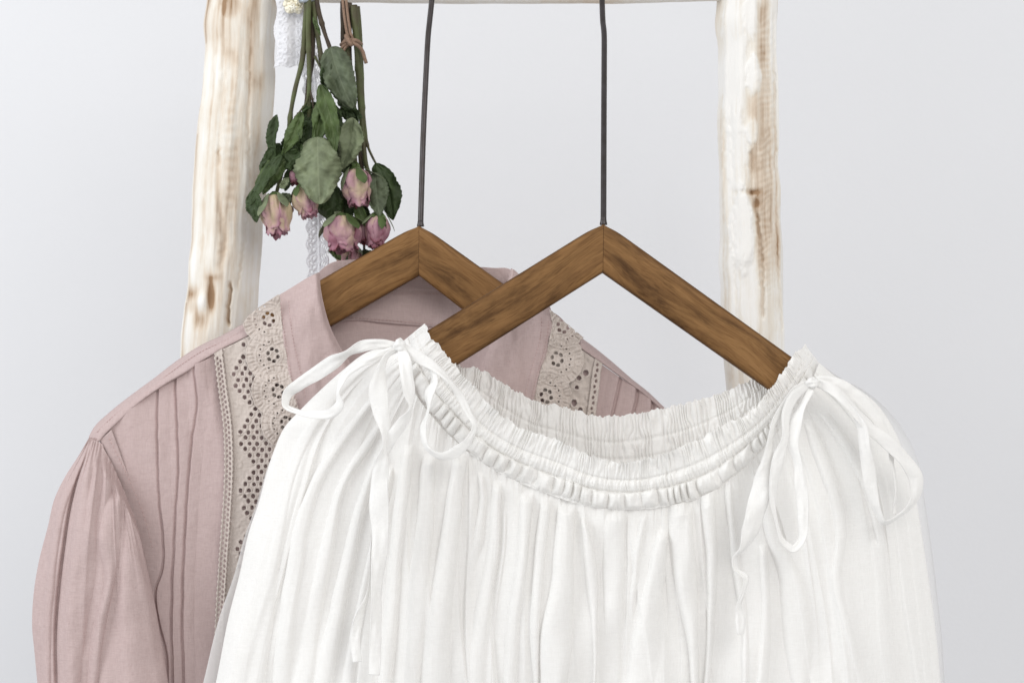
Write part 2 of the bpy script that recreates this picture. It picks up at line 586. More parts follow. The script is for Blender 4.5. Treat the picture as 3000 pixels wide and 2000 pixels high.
def post(side):
    nv, nu = 900, 220
    yy = np.linspace(-260, 2500, nv)
    if side == 'L':
        kx = [-300, 0, 350, 600, 900, 1035, 1500, 2600]
        lx = [625, 609, 578, 562, 541, 532, 500, 430]
        ky = [-300, 0, 200, 550, 850, 1100, 1500, 2600]
        rx = [815, 806, 797, 776, 753, 741, 715, 650]
    else:
        kx = [-300, 0, 400, 800, 1150, 1600, 2600]
        lx = [2112, 2109, 2107, 2114, 2130, 2140, 2160]
        ky = [-300, 0, 250, 600, 1000, 1600, 2600]
        rx = [2282, 2278, 2277, 2289, 2300, 2312, 2330]
    L = np.interp(yy, kx, lx) + 4 * noise2(yy / 70, 0 * yy, 31)
    R = np.interp(yy, ky, rx) + 4 * noise2(yy / 80, 0 * yy + 9, 32)
    k = (CAM + D_RACK) / CAM
    a = np.linspace(0, 2 * np.pi, nu, endpoint=False)
    A, Y = np.meshgrid(a, yy)
    c = (L + R) / 2
    r = (R - L) / 2
    # hewn cross-section: flats around a circle
    if side == 'L':
        flats = np.array([-2.9, -2.35, -1.95, -1.6, -1.25, -0.8, -0.3, 0.5, 1.6, 2.5])
    else:
        flats = np.array([-3.0, -2.3, -1.75, -1.35, -1.1, -0.75, -0.1, 0.9, 2.0])
    rad = np.full(A.shape, 1.12)
    for i, f in enumerate(flats):
        ff = f + 0.16 * noise2(Y / 260, Y * 0 + i * 3.3, 40 + (side == 'R'))
        off = 0.93 + 0.035 * noise2(Y / 220, Y * 0 + i * 5.1, 50)
        cs = np.cos(A - ff)
        rad = np.minimum(rad, np.where(cs > 0.2, off / np.maximum(cs, 0.2), 9))
    X = np.cos(A) * rad
    Z = np.sin(A) * rad          # Z<0 faces the camera
    px = c[:, None] + X * r[:, None] * 1.03
    d = D_RACK + Z * r[:, None] * S * k
    front = (Z < 0)
    # wear and relief in photo pixels
    u = (px - L[:, None]) / (R - L)[:, None]
    wear = 0.25 + 0.16 * fbm(u * 7 + 3, Y / 420, 61) + 0.10 * fbm(u * 34, Y / 700, 66) + 0.12 * fbm(u * 3, Y / 110, 67)
    rel = np.zeros_like(wear)

    def streak(pts, wd, amt, dep=0.0):
        nonlocal wear, rel
        p = curve(pts, 60)
        o = np.argsort(p[:, 1])
        xs = np.interp(Y, p[o, 1], p[o, 0])
        y0, y1 = p[:, 1].min(), p[:, 1].max()
        e = np.clip((Y - y0) / 18, 0, 1) * np.clip((y1 - Y) / 18, 0, 1)
        g = np.exp(-((px - xs + 3 * noise2(Y / 12, px * 0, 71)) / wd) ** 2) * e * front
        wear = wear + (0.72 if side == 'L' else 0.5) * amt * g
        rel = rel + dep * g

    def blob(x, y, sx, sy, amt, dep=0.0):
        nonlocal wear, rel
        g = np.exp(-(((px - x) / sx) ** 2 + ((Y - y) / sy) ** 2)) * front
        wear = wear + amt * g
        rel = rel + dep * g

    def flake(x, y, sx, sy, amt, dep=0.0):
        # a crisp-edged patch of thicker or missing whitewash
        nonlocal wear, rel
        r_ = np.sqrt(((px - x) / sx) ** 2 + ((Y - y) / sy) ** 2) + 0.18 * fbm(px / 14, Y / 26, 68)
        g = front / (1 + np.exp(np.clip((r_ - 1) * 14, -30, 30)))
        wear = wear + amt * g
        rel = rel + dep * g

    if side == 'L':
        flake(655, 330, 26, 150, -0.12)
        flake(720, 420, 30, 170, -0.14)
        flake(735, 740, 22, 160, -0.14)
        flake(625, 620, 18, 150, -0.10)
        flake(690, 30, 30, 36, 0.20)
        flake(755, 120, 34, 130, 0.12)
        flake(700, 560, 14, 130, 0.12)
        streak([(670, 0), (665, 300), (655, 600), (668, 700), (655, 800)], 9, 0.26, 0.0012)
        streak([(690, 150), (700, 300), (692, 560), (672, 760)], 12, 0.20, 0.0008)
        streak([(745, 60), (738, 330), (735, 620), (705, 860)], 5, 0.22, 0.0012)
        streak([(640, 20), (628, 400), (600, 700), (585, 860)], 7, 0.16)
        streak([(770, 40), (768, 300), (745, 700), (735, 900)], 6, 0.12, 0.0006)
        blob(685, 15, 35, 45, 0.30)
        blob(690, 175, 25, 40, 0.26)
        blob(765, 250, 24, 28, 0.28)
        streak([(652, 430), (658, 500)], 5, 0.45, 0.001)
        # carved knot and split
        blob(574, 862, 20, 24, 0.75, 0.0025)
        blob(578, 905, 20, 22, 0.35, 0.002)
        blob(632, 870, 11, 46, 1.1, 0.005)
        blob(600, 940, 22, 26, 0.45, 0.002)
        blob(638, 815, 22, 10, 0.35)
        blob(602, 885, 16, 26, -0.5, -0.003)
        streak([(688, 823), (683, 880), (680, 930), (682, 962)], 4.5, 0.75, 0.005)
        wear = wear + 0.35 * np.clip(1 - np.abs(u - 0.02) / 0.06, 0, 1) * (noise2(Y / 90, Y * 0, 77) > -0.2) * front
        ch = np.exp(-((px - 690) / 16) ** 2) * ((Y > 300) & (Y < 620))
        rel = rel + 0.0002 * np.sin(Y / 4.4) * ch
        wear = wear + 0.05 * np.sin(Y / 4.4) * ch
    else:
        flake(2222, 330, 40, 460, 0.15, 0.0004)
        flake(2240, 760, 40, 330, 0.16)
        streak([(2222, 20), (2225, 150), (2222, 350), (2205, 470), (2215, 620)], 13, 0.36, 0.0018)
        streak([(2190, 280), (2195, 420), (2200, 520)], 16, 0.26)
        streak([(2193, 440), (2190, 560), (2212, 660), (2222, 760), (2225, 940)], 6, 0.38, 0.003)
        streak([(2262, 40), (2265, 400), (2275, 800), (2285, 980)], 4, 0.30, 0.002)
        streak([(2246, 60), (2245, 420), (2262, 700), (2268, 980)], 4, 0.20, 0.001)
        streak([(2118, 100), (2114, 500), (2125, 900), (2140, 1130)], 4, 0.30, 0.001)
        streak([(2135, 300), (2138, 500), (2150, 900)], 4, 0.18, 0.001)
        blob(2185, 568, 32, 9, 0.34, 0.002)
        blob(2206, 600, 8, 14, 0.35, 0.004)
        blob(2196, 570, 10, 7, 0.22, 0.002)
        blob(2224, 170, 12, 40, 0.30)
        blob(2240, 640, 22, 90, 0.28, 0.001)
        blob(2270, 720, 14, 60, 0.34)
        blob(2165, 600, 30, 18, -0.1, 0.0)
        flake(2165, 680, 36, 110, -0.35, -0.003)
        flake(2200, 230, 22, 55, -0.35, -0.002)
        flake(2195, 395, 18, 40, -0.30, -0.002)
        flake(2142, 190, 36, 210, -0.22, -0.001)
        flake(2190, 60, 20, 60, -0.25, -0.001)
        flake(2150, 460, 30, 100, -0.15, -0.001)
        flake(2190, 860, 30, 110, -0.15, 0)
        ch = np.exp(-((px - 2236) / 28) ** 2) * np.clip((Y - 30) / 60, 0, 1) * np.clip((900 - Y) / 60, 0, 1)
        sk = (Y + 0.5 * (px - 2236)) / 3.1 + 3 * noise2(Y / 60, px / 30, 81)
        rel = rel + 0.00022 * np.sin(sk) * ch
        wear = wear + 0.05 * np.sin(sk) * ch * (noise2(Y / 50, px / 20, 83) > -.1)
    wear = wear + (-0.12 if side == 'R' else 0.035)
    rel = rel + 0.0005 * fbm(u * 9, Y / 420, 91) + 0.00012 * fbm(u * 50, Y / 60, 95)
    d = d + rel * front
    kk = (CAM + D_RACK) / CAM
    V = np.stack([(px - 1500) * S * kk, d, (1000 - Y) * S * kk], -1)
    me = new_mesh('post', V, grid_faces(nv, nu, wrap=True))
    at = me.attributes.new('wear', 'FLOAT', 'POINT')
    at.data.foreach_set('value', wear.astype(np.float32).ravel())
    lab = ('thick left post with a carved knot and a split' if side == 'L' else 'narrower right post with flaking whitewash and brown streaks')
    return link('post', me, M_WASH, rack, label=lab)


post('L')
post('R')
# top rail, round and slightly bowed
n = 260
xs = np.linspace(700, 2190, n)
bow = np.interp(xs, [560, 930, 1300, 1650, 2000, 2110, 2420], [-34, -32, -28, -27, -32, -35, -38])
C3 = np.stack(W(xs, bow, np.full(n, D_RACK)), 1)
Rr = 0.0125 + 0.0007 * noise2(xs / 90, xs * 0, 5)
V, F = tube_np(C3, Rr, 40)
me = new_mesh('top_rail', V, F)
at = me.attributes.new('wear', 'FLOAT', 'POINT')
at.data.foreach_set('value', (0.24 + 0.22 * fbm(V[:, 0] * 12, V[:, 2] * 120, 8)).astype(np.float32))
link('top_rail', me, M_WASH, rack)


# ------------------------------------------------------------------ hangers
def hanger(label, apex, inner, left, right, D, rod):
    """left/right = ((top_x,top_y),(bottom_x,bottom_y)) far ends of the arm edges"""
    t = thing('wooden_hanger', label, 'clothes hanger', Wv(apex[0], apex[1], D), 'wooden hangers hooked on the rack')
    for sgn, (te, be) in ((-1, left), (1, right)):
        A = Wv(*apex, D)
        B = Wv(*inner, D)
        Te = Wv(*te, D)
        Be = Wv(*be, D)
        ex = ((Te - A).normalized() + (Be - B).normalized()).normalized()
        ey = Vector((0, 1, 0))
        ez = ex.cross(ey)
        if ez.z < 0:
            ez = -ez
        nl, nr = 120, 48
        th = 0.0095
        rr = 0.0042
        # rounded-rectangle section
        sec = []
        for i in range(nr):
            a = 2 * math.pi * (i + 0.5) / nr
            sec.append((math.cos(a), math.sin(a)))
        V = []
        E = []
        Aa, Bb = np.array(A), np.array(B)
        for i in range(nl):
            s = (i / (nl - 1)) ** 1.5
            top = A.lerp(Te, s)
            bot = B.lerp(Be, s)
            # apex is rounded off on the top
            mid = (top + bot) / 2
            h = (top - bot) / 2
            dist = (top - A).length
            drop = 0.0022 * math.exp(-(dist / 0.011) ** 2) if dist < 0.05 else 0
            hh = h.length
            hd = h.normalized()
            for (cx, sx) in sec:
                # superellipse
                p = 0.16
                ux = math.copysign(abs(cx) ** p, cx)
                uz = math.copysign(abs(sx) ** p, sx)
                # smooth rounded rect
                yv = ux * (th - rr) + cx * rr
                zz = uz * (hh - rr) + sx * rr
                if sx > 0:
                    zz -= drop * sx
                V.append(mid + hd * zz + ey * yv)
                E.append(max(0.0, min(1.0, (abs(zz) - (hh - 0.0028)) / 0.0028)) * (0.75 if abs(cx) < 0.995 else 1))
                if i < 2:
                    E[-1] = 0.9
        n0 = len(V)
        F = grid_faces(nl, nr, wrap=True)
        # end caps by fans of quads
        V.append((A + B) / 2)
        V.append((Te + Be) / 2)
        E += [0, 0]
        caps = []
        for i in range(0, nr, 2):
            caps.append([i, (i + 1) % nr, (i + 2) % nr, n0])
            b = (nl - 1) * nr
            caps.append([b + (i + 2) % nr, b + (i + 1) % nr, b + i, n0 + 1])
        F = np.concatenate([F, np.array(caps)])
        # local frame: X along the grain
        R = Matrix((ex, ey, ez)).transposed()
        if R.determinant() < 0:
            R = Matrix((ex, -ey, ez)).transposed()
        Rinv = R.transposed()
        off = Vector((random.uniform(-3, 3), random.uniform(-1, 1), random.uniform(-1, 1)))
        loc = A - Vector(t.location)
        Vl = [Rinv @ (v - A) - off for v in V]
        me = new_mesh('arm', np.array([tuple(v) for v in Vl]), F)
        at = me.attributes.new('edge', 'FLOAT', 'POINT')
        at.data.foreach_set('value', np.array(E, dtype=np.float32))
        o = link('arm', me, M_WOOD, t)
        o.matrix_parent_inverse = Matrix.Identity(4)
        o.rotation_euler = R.to_euler()
        o.location = loc + R @ off
        md = o.modifiers.new('wn', 'WEIGHTED_NORMAL')
    # hook rod
    P = np.array([W(*p) for p in rod])
    q = herm(np.linspace(0, 1, len(P)), P, np.linspace(0, 1, 160))
    V, F = tube_np(q, 0.00255, 16)
    link('hook', new_mesh('hook', V, F), M_STEEL, t)
    # little ferrule and dark pin hole where the rod enters the wood
    a = np.array(W(rod[0][0], rod[0][1] + 4, D))
    b = np.array(W(rod[0][0], rod[0][1] - 12, D))
    V, F = tube_np(np.linspace(a, b, 6), [0.0032, 0.0032, 0.0031, 0.0028, 0.0027, 0.0026], 16)
    link('ferrule', new_mesh('ferrule', V, F), M_STEEL, t)
    return t


D_BH, D_FH = 0.035, -0.055
random.seed(4)
hanger('dark brown wooden hanger further back, its arms inside the dusty pink blouse',
       (1229, 655), (1228, 808), ((764, 921), (800, 1054)), ((1580, 907), (1530, 1044)), D_BH,
       [(1232, 660, D_BH), (1240, 400, D_BH + .018), (1249, 200, D_BH + .034), (1254, 110, .078), (1259, 60, .084), (1265, 0, .090),
        (1267, -60, .096), (1268, -95, .112), (1268, -90, .134), (1268, -50, .140), (1268, -30, .138)])
hanger('brown wooden hanger nearest the camera, its arms in the neck of the white blouse',
       (1767, 650), (1765, 800), ((1236, 979), (1272, 1112)), ((2352, 1070), (2312, 1185)), D_FH,
       [(1768, 655, D_FH), (1769, 400, -.01), (1770, 200, .032), (1770, 105, .052), (1766, 60, .064), (1764, 0, .078),
        (1764, -60, .090), (1764, -100, .112), (1764, -92, .134), (1764, -50, .140), (1764, -30, .138)])


# ------------------------------------------------------------------ folds
SK = [1.9, 0.85]


def folds(T, Vv, specs, p=3.0):
    """specs: (t0, t1, w0, w1, a0, a1, skew, vstart, vend); power-mean union of soft tubes"""
    acc = np.zeros_like(T)
    for i, (t0, t1, w0, w1, a0, a1, sk, vs, ve) in enumerate(specs):
        c = t0 + (t1 - t0) * Vv + 0.16 * w1 * noise2(Vv * 2.3 + i, Vv * 0 + i * 1.7, 17)
        wd = w0 + (w1 - w0) * Vv ** 0.8
        am = a0 + (a1 - a0) * Vv
        am = am * np.clip((Vv - vs) / 0.08 + 0.0, 0, 1) * np.clip((ve - Vv) / 0.25, 0, 1)
        am = am * (1 + 0.25 * noise2(Vv * 5 + 3 * i, Vv * 0 + i, 18))
        s = (T - c) / wd
        s = np.where(s * sk > 0, s * SK[0], s * SK[1])
        acc += np.maximum(am, 0) ** p * np.exp(-p * s * s)
    return acc ** (1 / p)


def bands(X, Y, specs, p=3.0, wob=2.0, fin=45.0, fout=120.0, sh=0.62):
    """cloth folds given by their left and right edges: raised, full in the middle, crisp at the edges"""
    acc = np.zeros_like(X)
    for i, (L, R, amp) in enumerate(specs):
        L = curve(L, 120)
        R = curve(R, 120)
        lx = np.interp(Y, L[:, 1], L[:, 0]) + wob * noise2(Y / 60, Y * 0 + i * 2.3, 301)
        rx = np.interp(Y, R[:, 1], R[:, 0]) + wob * noise2(Y / 75, Y * 0 + i * 3.1, 302)
        hw = np.maximum((rx - lx) / 2, 3)
        s = np.abs(X - (lx + rx) / 2) / hw
        pr = np.clip(1 - s ** (2.6 if sh < 0.7 else 2.2), 0, 1) ** sh
        y0 = min(L[0, 1], R[0, 1])
        y1 = max(L[-1, 1], R[-1, 1])
        fd = np.clip((Y - y0) / fin, 0, 1)
        fd = fd * fd * (3 - 2 * fd)
        if y1 < 1990:
            fd = fd * np.clip((y1 - Y) / fout, 0, 1)
        acc += (amp * pr * fd) ** p
    return acc ** (1 / p)


# ------------------------------------------------------------------ dusty pink blouse
pink = thing('blouse', 'dusty pink linen blouse with eyelet lace and pintucks, hanging behind the white one', 'blouse', Wv(1230, 2100, 0.03))


def pinkD(x, y):
    x = np.asarray(x, float)
    y = np.asarray(y, float)
    return (0.010 + 0.020 * np.clip(np.abs(x - 1230) / 1000, 0, 1.2) ** 2
            + 0.0035 * noise2(x / 240, y / 500, 101) + 0.0012 * noise2(x / 70, y / 260, 102))


def stitches(name, lines, off=-0.0006, step=13, ln=8, r=0.00028, Df=pinkD, parent=None, mat=None):
    parts = []
    for pts in lines:
        q = curve(pts, 900)
        seg = np.r_[0, np.cumsum(np.linalg.norm(np.diff(q[:, :2], axis=0), axis=1))]
        s = 0
        while s + ln < seg[-1]:
            ss = np.linspace(s, s + ln, 4)
            x = np.interp(ss, seg, q[:, 0])
            y = np.interp(ss, seg, q[:, 1])
            d = (np.interp(ss, seg, q[:, 2]) if q.shape[1] > 2 else Df(x, y)) + off
            d = d - np.array([-0.0004, 0, 0, -0.0004])
            V, F = tube_np(np.stack(W(x, y, d), 1), r, 6)
            parts.append((V, F))
            s += step
    V, F = join(parts)
    return link(name, new_mesh(name, V, F), mat or M_THREAD, parent or pink, kind='stuff')


# --- back of the blouse, behind the hanger
P = patch([[(285, 1275), (420, 1620), (500, 2150)], [(560, 1050), (620, 1600), (660, 2150)], [(960, 960), (960, 1500), (960, 2150)],
           [(1230, 960), (1230, 1500), (1230, 2150)], [(1500, 960), (1500, 1500), (1500, 2150)], [(1850, 1130), (1830, 1500), (1800, 2150)],
           [(2060, 1290), (1990, 1620), (1950, 2150)]], 160, 120)
X, Y = P[..., 0], P[..., 1]
d = 0.062 + 0.003 * noise2(X / 160, Y / 500, 111)
sheet('back_panel', np.stack([X, Y, d], -1), M_PINK, pink)

# --- inside of the collar stand and the back yoke
rows = [
    [(926, 808, .050), (946, 786, .050), (970, 770, .050), (1010, 762, .054), (1080, 762, .059), (1230, 768, .061), (1380, 780, .058), (1450, 785, .050), (1490, 787, .046), (1510, 800, .040)],
    [(926, 880, .052), (955, 866, .052), (990, 856, .053), (1030, 853, .056), (1100, 851, .059), (1230, 852, .060), (1360, 856, .057), (1420, 862, .050), (1462, 870, .046), (1480, 880, .040)],
    [(930, 965, .050), (965, 955, .051), (1000, 944, .053), (1040, 938, .055), (1110, 944, .057), (1220, 953, .058), (1330, 962, .055), (1390, 958, .050), (1430, 962, .046), (1450, 968, .040)],
]
rr3 = np.stack([curve(r, 200) for r in rows])
vv = np.linspace(0, 1, 90)
P = herm([0, 0.5, 1], rr3, vv)
P[..., 2] += 0.0012 * noise2(P[..., 0] / 45, P[..., 1] / 60, 115)
P[..., 2] += -0.0014 * np.exp(-((vv - 0.47) / 0.02) ** 2)[:, None]
sheet('collar_stand', P, M_PINK, pink, label='inside of the collar stand seen through the neck opening', thick=0.0009)
rows = [
    [(930, 945, .053), (1000, 930, .056), (1110, 930, .0605), (1220, 938, .0615), (1330, 946, .0585), (1400, 944, .052), (1452, 950, .044)],
    [(950, 1010, .050), (1030, 1020, .050), (1110, 1030, .053), (1220, 1040, .055), (1330, 1035, .052), (1400, 1020, .047), (1440, 1010, .040)],
    [(1000, 1230, .034), (1090, 1250, .038), (1130, 1260, .045), (1220, 1280, .046), (1310, 1260, .042), (1360, 1220, .035), (1390, 1150, .030)],
]
rr3 = np.stack([curve(r, 200) for r in rows])
P = herm([0, 0.4, 1], rr3, np.linspace(0, 1, 90))
P[..., 2] += 0.003 * noise2(P[..., 0] / 90, P[..., 1] / 60, 116) * np.linspace(0, 1, 90)[:, None] + 0.0004
sheet('back_yoke', P, M_PINK, pink)
stitches('stitching', [[(1020, 929, .0525), (1110, 936, .0565), (1220, 945, .0572), (1330, 955, .054)],
                       [(1090, 858, .0565), (1160, 859, .0575), (1230, 860, .058), (1320, 862, .057)]], off=-0.0012, step=11, ln=7)

# --- left front panel with pintucks
armL = [(293, 1288), (351, 1408), (396, 1517), (421, 1612), (447, 1759), (475, 1919), (505, 2090)]
tuck1 = [(469, 1132), (469, 1319), (475, 1478), (485, 1593), (482, 1670), (462, 1734), (472, 1816), (491, 1893), (500, 2090)]
tuck2 = [(520, 1098), (528, 1280), (530, 1380), (522, 1500), (517, 1600), (512, 1700), (510, 1830), (518, 2090)]
tuck3 = [(574, 1067), (585, 1190), (572, 1280), (560, 1400), (551, 1540), (545, 1660), (542, 1800), (550, 2090)]


def xat(pts, Y):
    q = curve(pts, 200)
    o = np.argsort(q[:, 1])
    return np.interp(Y, q[o, 1], q[o, 0])


cols = [[(293, 1288), (325, 1400), (350, 1517), (370, 1612), (395, 1759), (420, 1919), (450, 2090)], [(380, 1196), (425, 1400), (445, 1600), (460, 1850), (485, 2090)], [(469, 1132), (475, 1400), (480, 1700), (495, 2090)],
        [(574, 1067), (572, 1280), (548, 1700), (548, 2090)],
        [(640, 1035), (672, 1255), (657, 1638), (640, 2090)], [(760, 930), (800, 1300), (800, 1700), (800, 2090)], [(900, 1000), (960, 1400), (980, 1700), (980, 2090)]]
P = patch(cols, 620, 520, [0, .13, .26, .42, .52, .78, 1])
X, Y = P[..., 0].copy(), P[..., 1].copy()
d = pinkD(X, Y)
for tk, wv_, hgt in ((tuck1, 30, .0026), (tuck2, 27, .0032), (tuck3, 27, .0034)):
    xl = xat(tk, Y) + 1.0 * noise2(Y / 26, Y * 0, 121)
    s = (X - xl)
    hh = hgt * (0.75 + 0.3 * noise2(Y / 90, Y * 0 + 3, 122))
    prof = np.where(s < 0, np.exp(-(s / 3.0) ** 2), np.clip(1 - s / wv_, 0, 1) ** 0.8)
    d = d - hh * prof
    d = d + 0.0022 * np.exp(-((s + 7) / 4.5) ** 2)
    X = X - 3.5 * np.exp(-((s - 2) / 6.0) ** 2)
# soft drags falling from the yoke seam
d = d - 0.0016 * noise2(X / 26, Y / 120, 123) * np.clip((1450 - Y) / 300, 0, 1)
d = d - 0.0030 * noise2((X - 0.25 * Y) / 80, Y / 380, 124)
sheet('front_panel', np.stack([X, Y, d], -1), M_PINK, pink, label='left front panel with three pintucks')

# armhole facing strip
cols = [armL, [(a + 34, b - 30) if i == 0 else (a + 30, b - 4) for i, (a, b) in enumerate(armL)]]
P = patch(cols, 20, 260)
X, Y = P[..., 0], P[..., 1]
u = np.linspace(0, 1, 20)[None, :]
fade = np.clip((1560 - Y) / 300, 0, 1)
d = pinkD(X, Y) - 0.0018 * fade - 0.0004 * np.sin(u * np.pi) + 0.005 * (1 - fade)
sheet('armhole_facing', np.stack([X, Y, d], -1), M_PINK, pink, thick=0.0006)

# shoulder strips (front yoke edge rolling over the shoulder)
def strip(name, top, bot, back=0.022, label=None):
    nu_, nv_ = 420, 26
    a = curve(top, nu_)
    b = curve(bot, nu_)
    v = np.linspace(0, 1, nv_)[:, None]
    X = a[None, :, 0] * (1 - v) + b[None, :, 0] * v
    Y = a[None, :, 1] * (1 - v) + b[None, :, 1] * v
    d = pinkD(X, Y) - 0.0022 + back * (1 - v) ** 2.4
    d = d - 0.0012 * np.sin(np.clip(v, 0, 1) * np.pi) - 0.0006 * noise2(X / 9, Y / 9 + v * 2, 131) * (1 - np.abs(2 * v - 1))
    d = d + 0.0035 * np.clip((v - 0.93) / 0.07, 0, 1)
    d = d + 0.0009 * np.exp(-((v - 0.35) / 0.08) ** 2)
    pr = dict(label=label) if label else {}
    sheet(name, np.stack([X, Y, d], -1), M_PINK, pink, thick=0.0007, **pr)


topL = [(752, 924), (725, 942), (689, 962), (650, 984), (600, 1006), (530, 1049), (447, 1112), (383, 1159), (319, 1210), (276, 1252), (261, 1279)]
botL = [(762, 964), (735, 982), (690, 1004), (650, 1025), (600, 1054), (560, 1082), (472, 1134), (395, 1191), (345, 1238), (310, 1272), (292, 1293)]
strip('shoulder_strip', topL, botL)
topR = [(1700, 988), (1730, 1010), (1790, 1058), (1850, 1110), (1900, 1150), (1945, 1193), (2060, 1290)]
botR = [(1700, 1020), (1735, 1045), (1780, 1076), (1830, 1112), (1885, 1152), (1935, 1196), (2040, 1300)]
strip('shoulder_strip', topR, botR)
stitches('stitching', [[(x + 6, y + 15, float(pinkD(x, y)) + 0.004) for x, y in topL[1:-1]]], off=-0.0025, step=10, ln=6)
stitches('stitching', [[(a + 26, b - 6, float(pinkD(a, b)) - .0042) for a, b in armL[:4]]], off=-0.0008)

# --- left sleeve
slL = [(262, 1279), (236, 1325), (191, 1395), (160, 1459), (140, 1542), (115, 1638), (99, 1734), (94, 1829), (102, 1919), (118, 2090)]
cols = [slL,
        [(265, 1281), (246, 1330), (205, 1430), (172, 1600), (150, 1800), (158, 2090)],
        [(284, 1286), (270, 1360), (250, 1480), (228, 1700), (222, 1900), (228, 2090)],
        [(318, 1338), (318, 1410), (316, 1530), (318, 1700), (322, 1900), (332, 2090)],
        [(353, 1412), (364, 1470), (382, 1570), (402, 1700), (422, 1880), (446, 2090)],
        [(396, 1519), (412, 1580), (426, 1640), (452, 1759), (480, 1919), (508, 2090)]]
nu_, nv_ = 560, 480
P = patch(cols, nu_, nv_, [0, .12, .32, .58, .82, 1])
T = np.broadcast_to(np.linspace(0, 1, nu_)[None], (nv_, nu_))
Vv = np.broadcast_to(np.linspace(0, 1, nv_)[:, None], (nv_, nu_))
X, Y = P[..., 0].copy(), P[..., 1].copy()
bulge = np.sin(np.clip(T, 0, 1) * np.pi) ** 0.6
d = 0.024 - 0.016 * T - (0.022 * np.clip(Vv * 3.0, 0.12, 1)) * bulge
sp = [(.10, .07, .06, .10, .002, .006, -1, -.1, 1.5), (.27, .25, .05, .09, .003, .0085, -1, -.1, 1.5), (.40, .36, .035, .05, .003, .004, 1, -.1, 1.0),
      (.50, .50, .045, .07, .003, .004, -1, -.1, 1.5), (.72, .70, .06, .11, .004, .0075, -1, -.1, 1.5), (.88, .90, .05, .10, .003, .003, 1, -.1, 1.1)]
tops = random.Random(8)
for i in range(12):
    t0 = tops.uniform(.03, .97)
    sp.append((t0, t0 + tops.uniform(-.02, .02), .014, .02, .0035, .0, tops.choice((-1, 1)), -.1, tops.uniform(.5, .9)))
f = folds(T, Vv, sp)
bs = [([(239, 1332), (220, 1447), (210, 1574), (175, 1734), (159, 2000), (155, 2100)], [(300, 1400), (281, 1574), (284, 1670), (255, 1829), (236, 2000), (230, 2100)], .0062),
      ([(319, 1440), (287, 1574), (306, 1702), (274, 1829), (255, 2000), (250, 2100)], [(357, 1430), (354, 1574), (338, 1702), (306, 1861), (287, 2000), (280, 2100)], .0060),
      ([(362, 1440), (364, 1574), (345, 1734), (319, 1861), (293, 2000), (288, 2100)], [(390, 1440), (424, 1612), (449, 1759), (478, 1919), (502, 2000), (512, 2100)], .0042),
      ([(196, 1400), (165, 1500), (140, 1640), (122, 1830), (125, 2100)], [(222, 1400), (190, 1500), (165, 1660), (150, 1850), (150, 2100)], .0030),
      ([(280, 1300), (272, 1340), (262, 1400), (255, 1480)], [(296, 1300), (290, 1350), (288, 1420), (280, 1480)], .0030),
      ([(300, 1320), (300, 1370), (300, 1430), (300, 1500)], [(322, 1340), (330, 1380), (328, 1440), (318, 1500)], .0034),
      ([(330, 1390), (336, 1420), (340, 1460), (338, 1520)], [(346, 1400), (352, 1430), (358, 1470), (356, 1520)], .0030)]
d = d - 0.9 * bands(X, Y, bs, fin=60, fout=60, sh=0.95)
d = d - 0.55 * f * (0.25 + 0.75 * np.clip(Vv / 0.12, 0, 1))
gath = noise2(T * 26, Vv * 5, 141) * np.exp(-Vv * 7)
d = d - 0.0018 * gath - 0.0018 * noise2(T * 5 + Vv * 2, Vv * 4, 142) - 0.0009 * noise2(T * 11 + Vv * 8, Vv * 9, 143)
d = d + 0.006 * np.exp(-((T - 0.175 + 0.02 * Vv) / 0.016) ** 2) * np.clip(Vv * 5, 0, 1)
bl = np.clip(Vv / 0.10, 0, 1)
bl = bl * bl * (3 - 2 * bl)
d = (pinkD(X, Y) - 0.0015 - 0.0012 * np.abs(np.sin(T * 40 + 2 * noise2(T * 9, T * 0, 146)))) * (1 - bl) + d * bl
sheet('sleeve', np.stack([X, Y, d], -1), M_PINK, pink, label='gathered left sleeve with long soft folds')
# back half of the sleeve
P = patch([slL, [(270, 1285), (240, 1500), (220, 1800), (230, 2090)], [(300, 1300), (420, 1620), (500, 2090)]], 60, 90)
d = 0.026 + 0.03 * np.sin(np.linspace(0, 1, 60) * np.pi)[None] * np.clip(np.linspace(0, 1, 90) * 4, 0, 1)[:, None]
sheet('sleeve_back', np.stack([P[..., 0], P[..., 1], d], -1), M_PINK, pink)

# --- right front, mostly hidden behind the white blouse
cols = [[(1480, 1000), (1470, 1400), (1470, 2090)], [(1620, 915), (1640, 1300), (1640, 2090)], [(1735, 1045), (1715, 1300), (1700, 2090)],
        [(1813, 1102), (1770, 1300), (1760, 2090)], [(1862, 1136), (1840, 1250), (1830, 2090)], [(1906, 1170), (1890, 1260), (1880, 2090)], [(2050, 1296), (2000, 1600), (1960, 2090)]]
P = patch(cols, 360, 360, [0, .25, .45, .58, .68, .78, 1])
X, Y = P[..., 0], P[..., 1]
d = pinkD(X, Y)
for c in ([(1813, 1096), (1800, 1160), (1787, 1215), (1775, 2090)], [(1862, 1130), (1858, 1170), (1847, 1215), (1835, 2090)], [(1906, 1165), (1905, 1200), (1895, 1260), (1880, 2090)]):
    s = xat(c, Y) - X
    d = d - 0.0030 * np.where(s < 0, np.exp(-(s / 3.0) ** 2), np.clip(1 - s / 30, 0, 1)) + 0.0022 * np.exp(-((s + 7) / 4.5) ** 2)
sheet('front_panel', np.stack([X, Y, d], -1), M_PINK, pink, label='right front panel, mostly covered by the white blouse')
P = patch([[(2050, 1292), (1990, 1600), (1960, 2090)], [(2070, 1290), (2120, 1600), (2130, 2090)], [(2080, 1290), (2230, 1520), (2330, 1800), (2340, 2090)]], 120, 160)
T = np.linspace(0, 1, 120)[None]
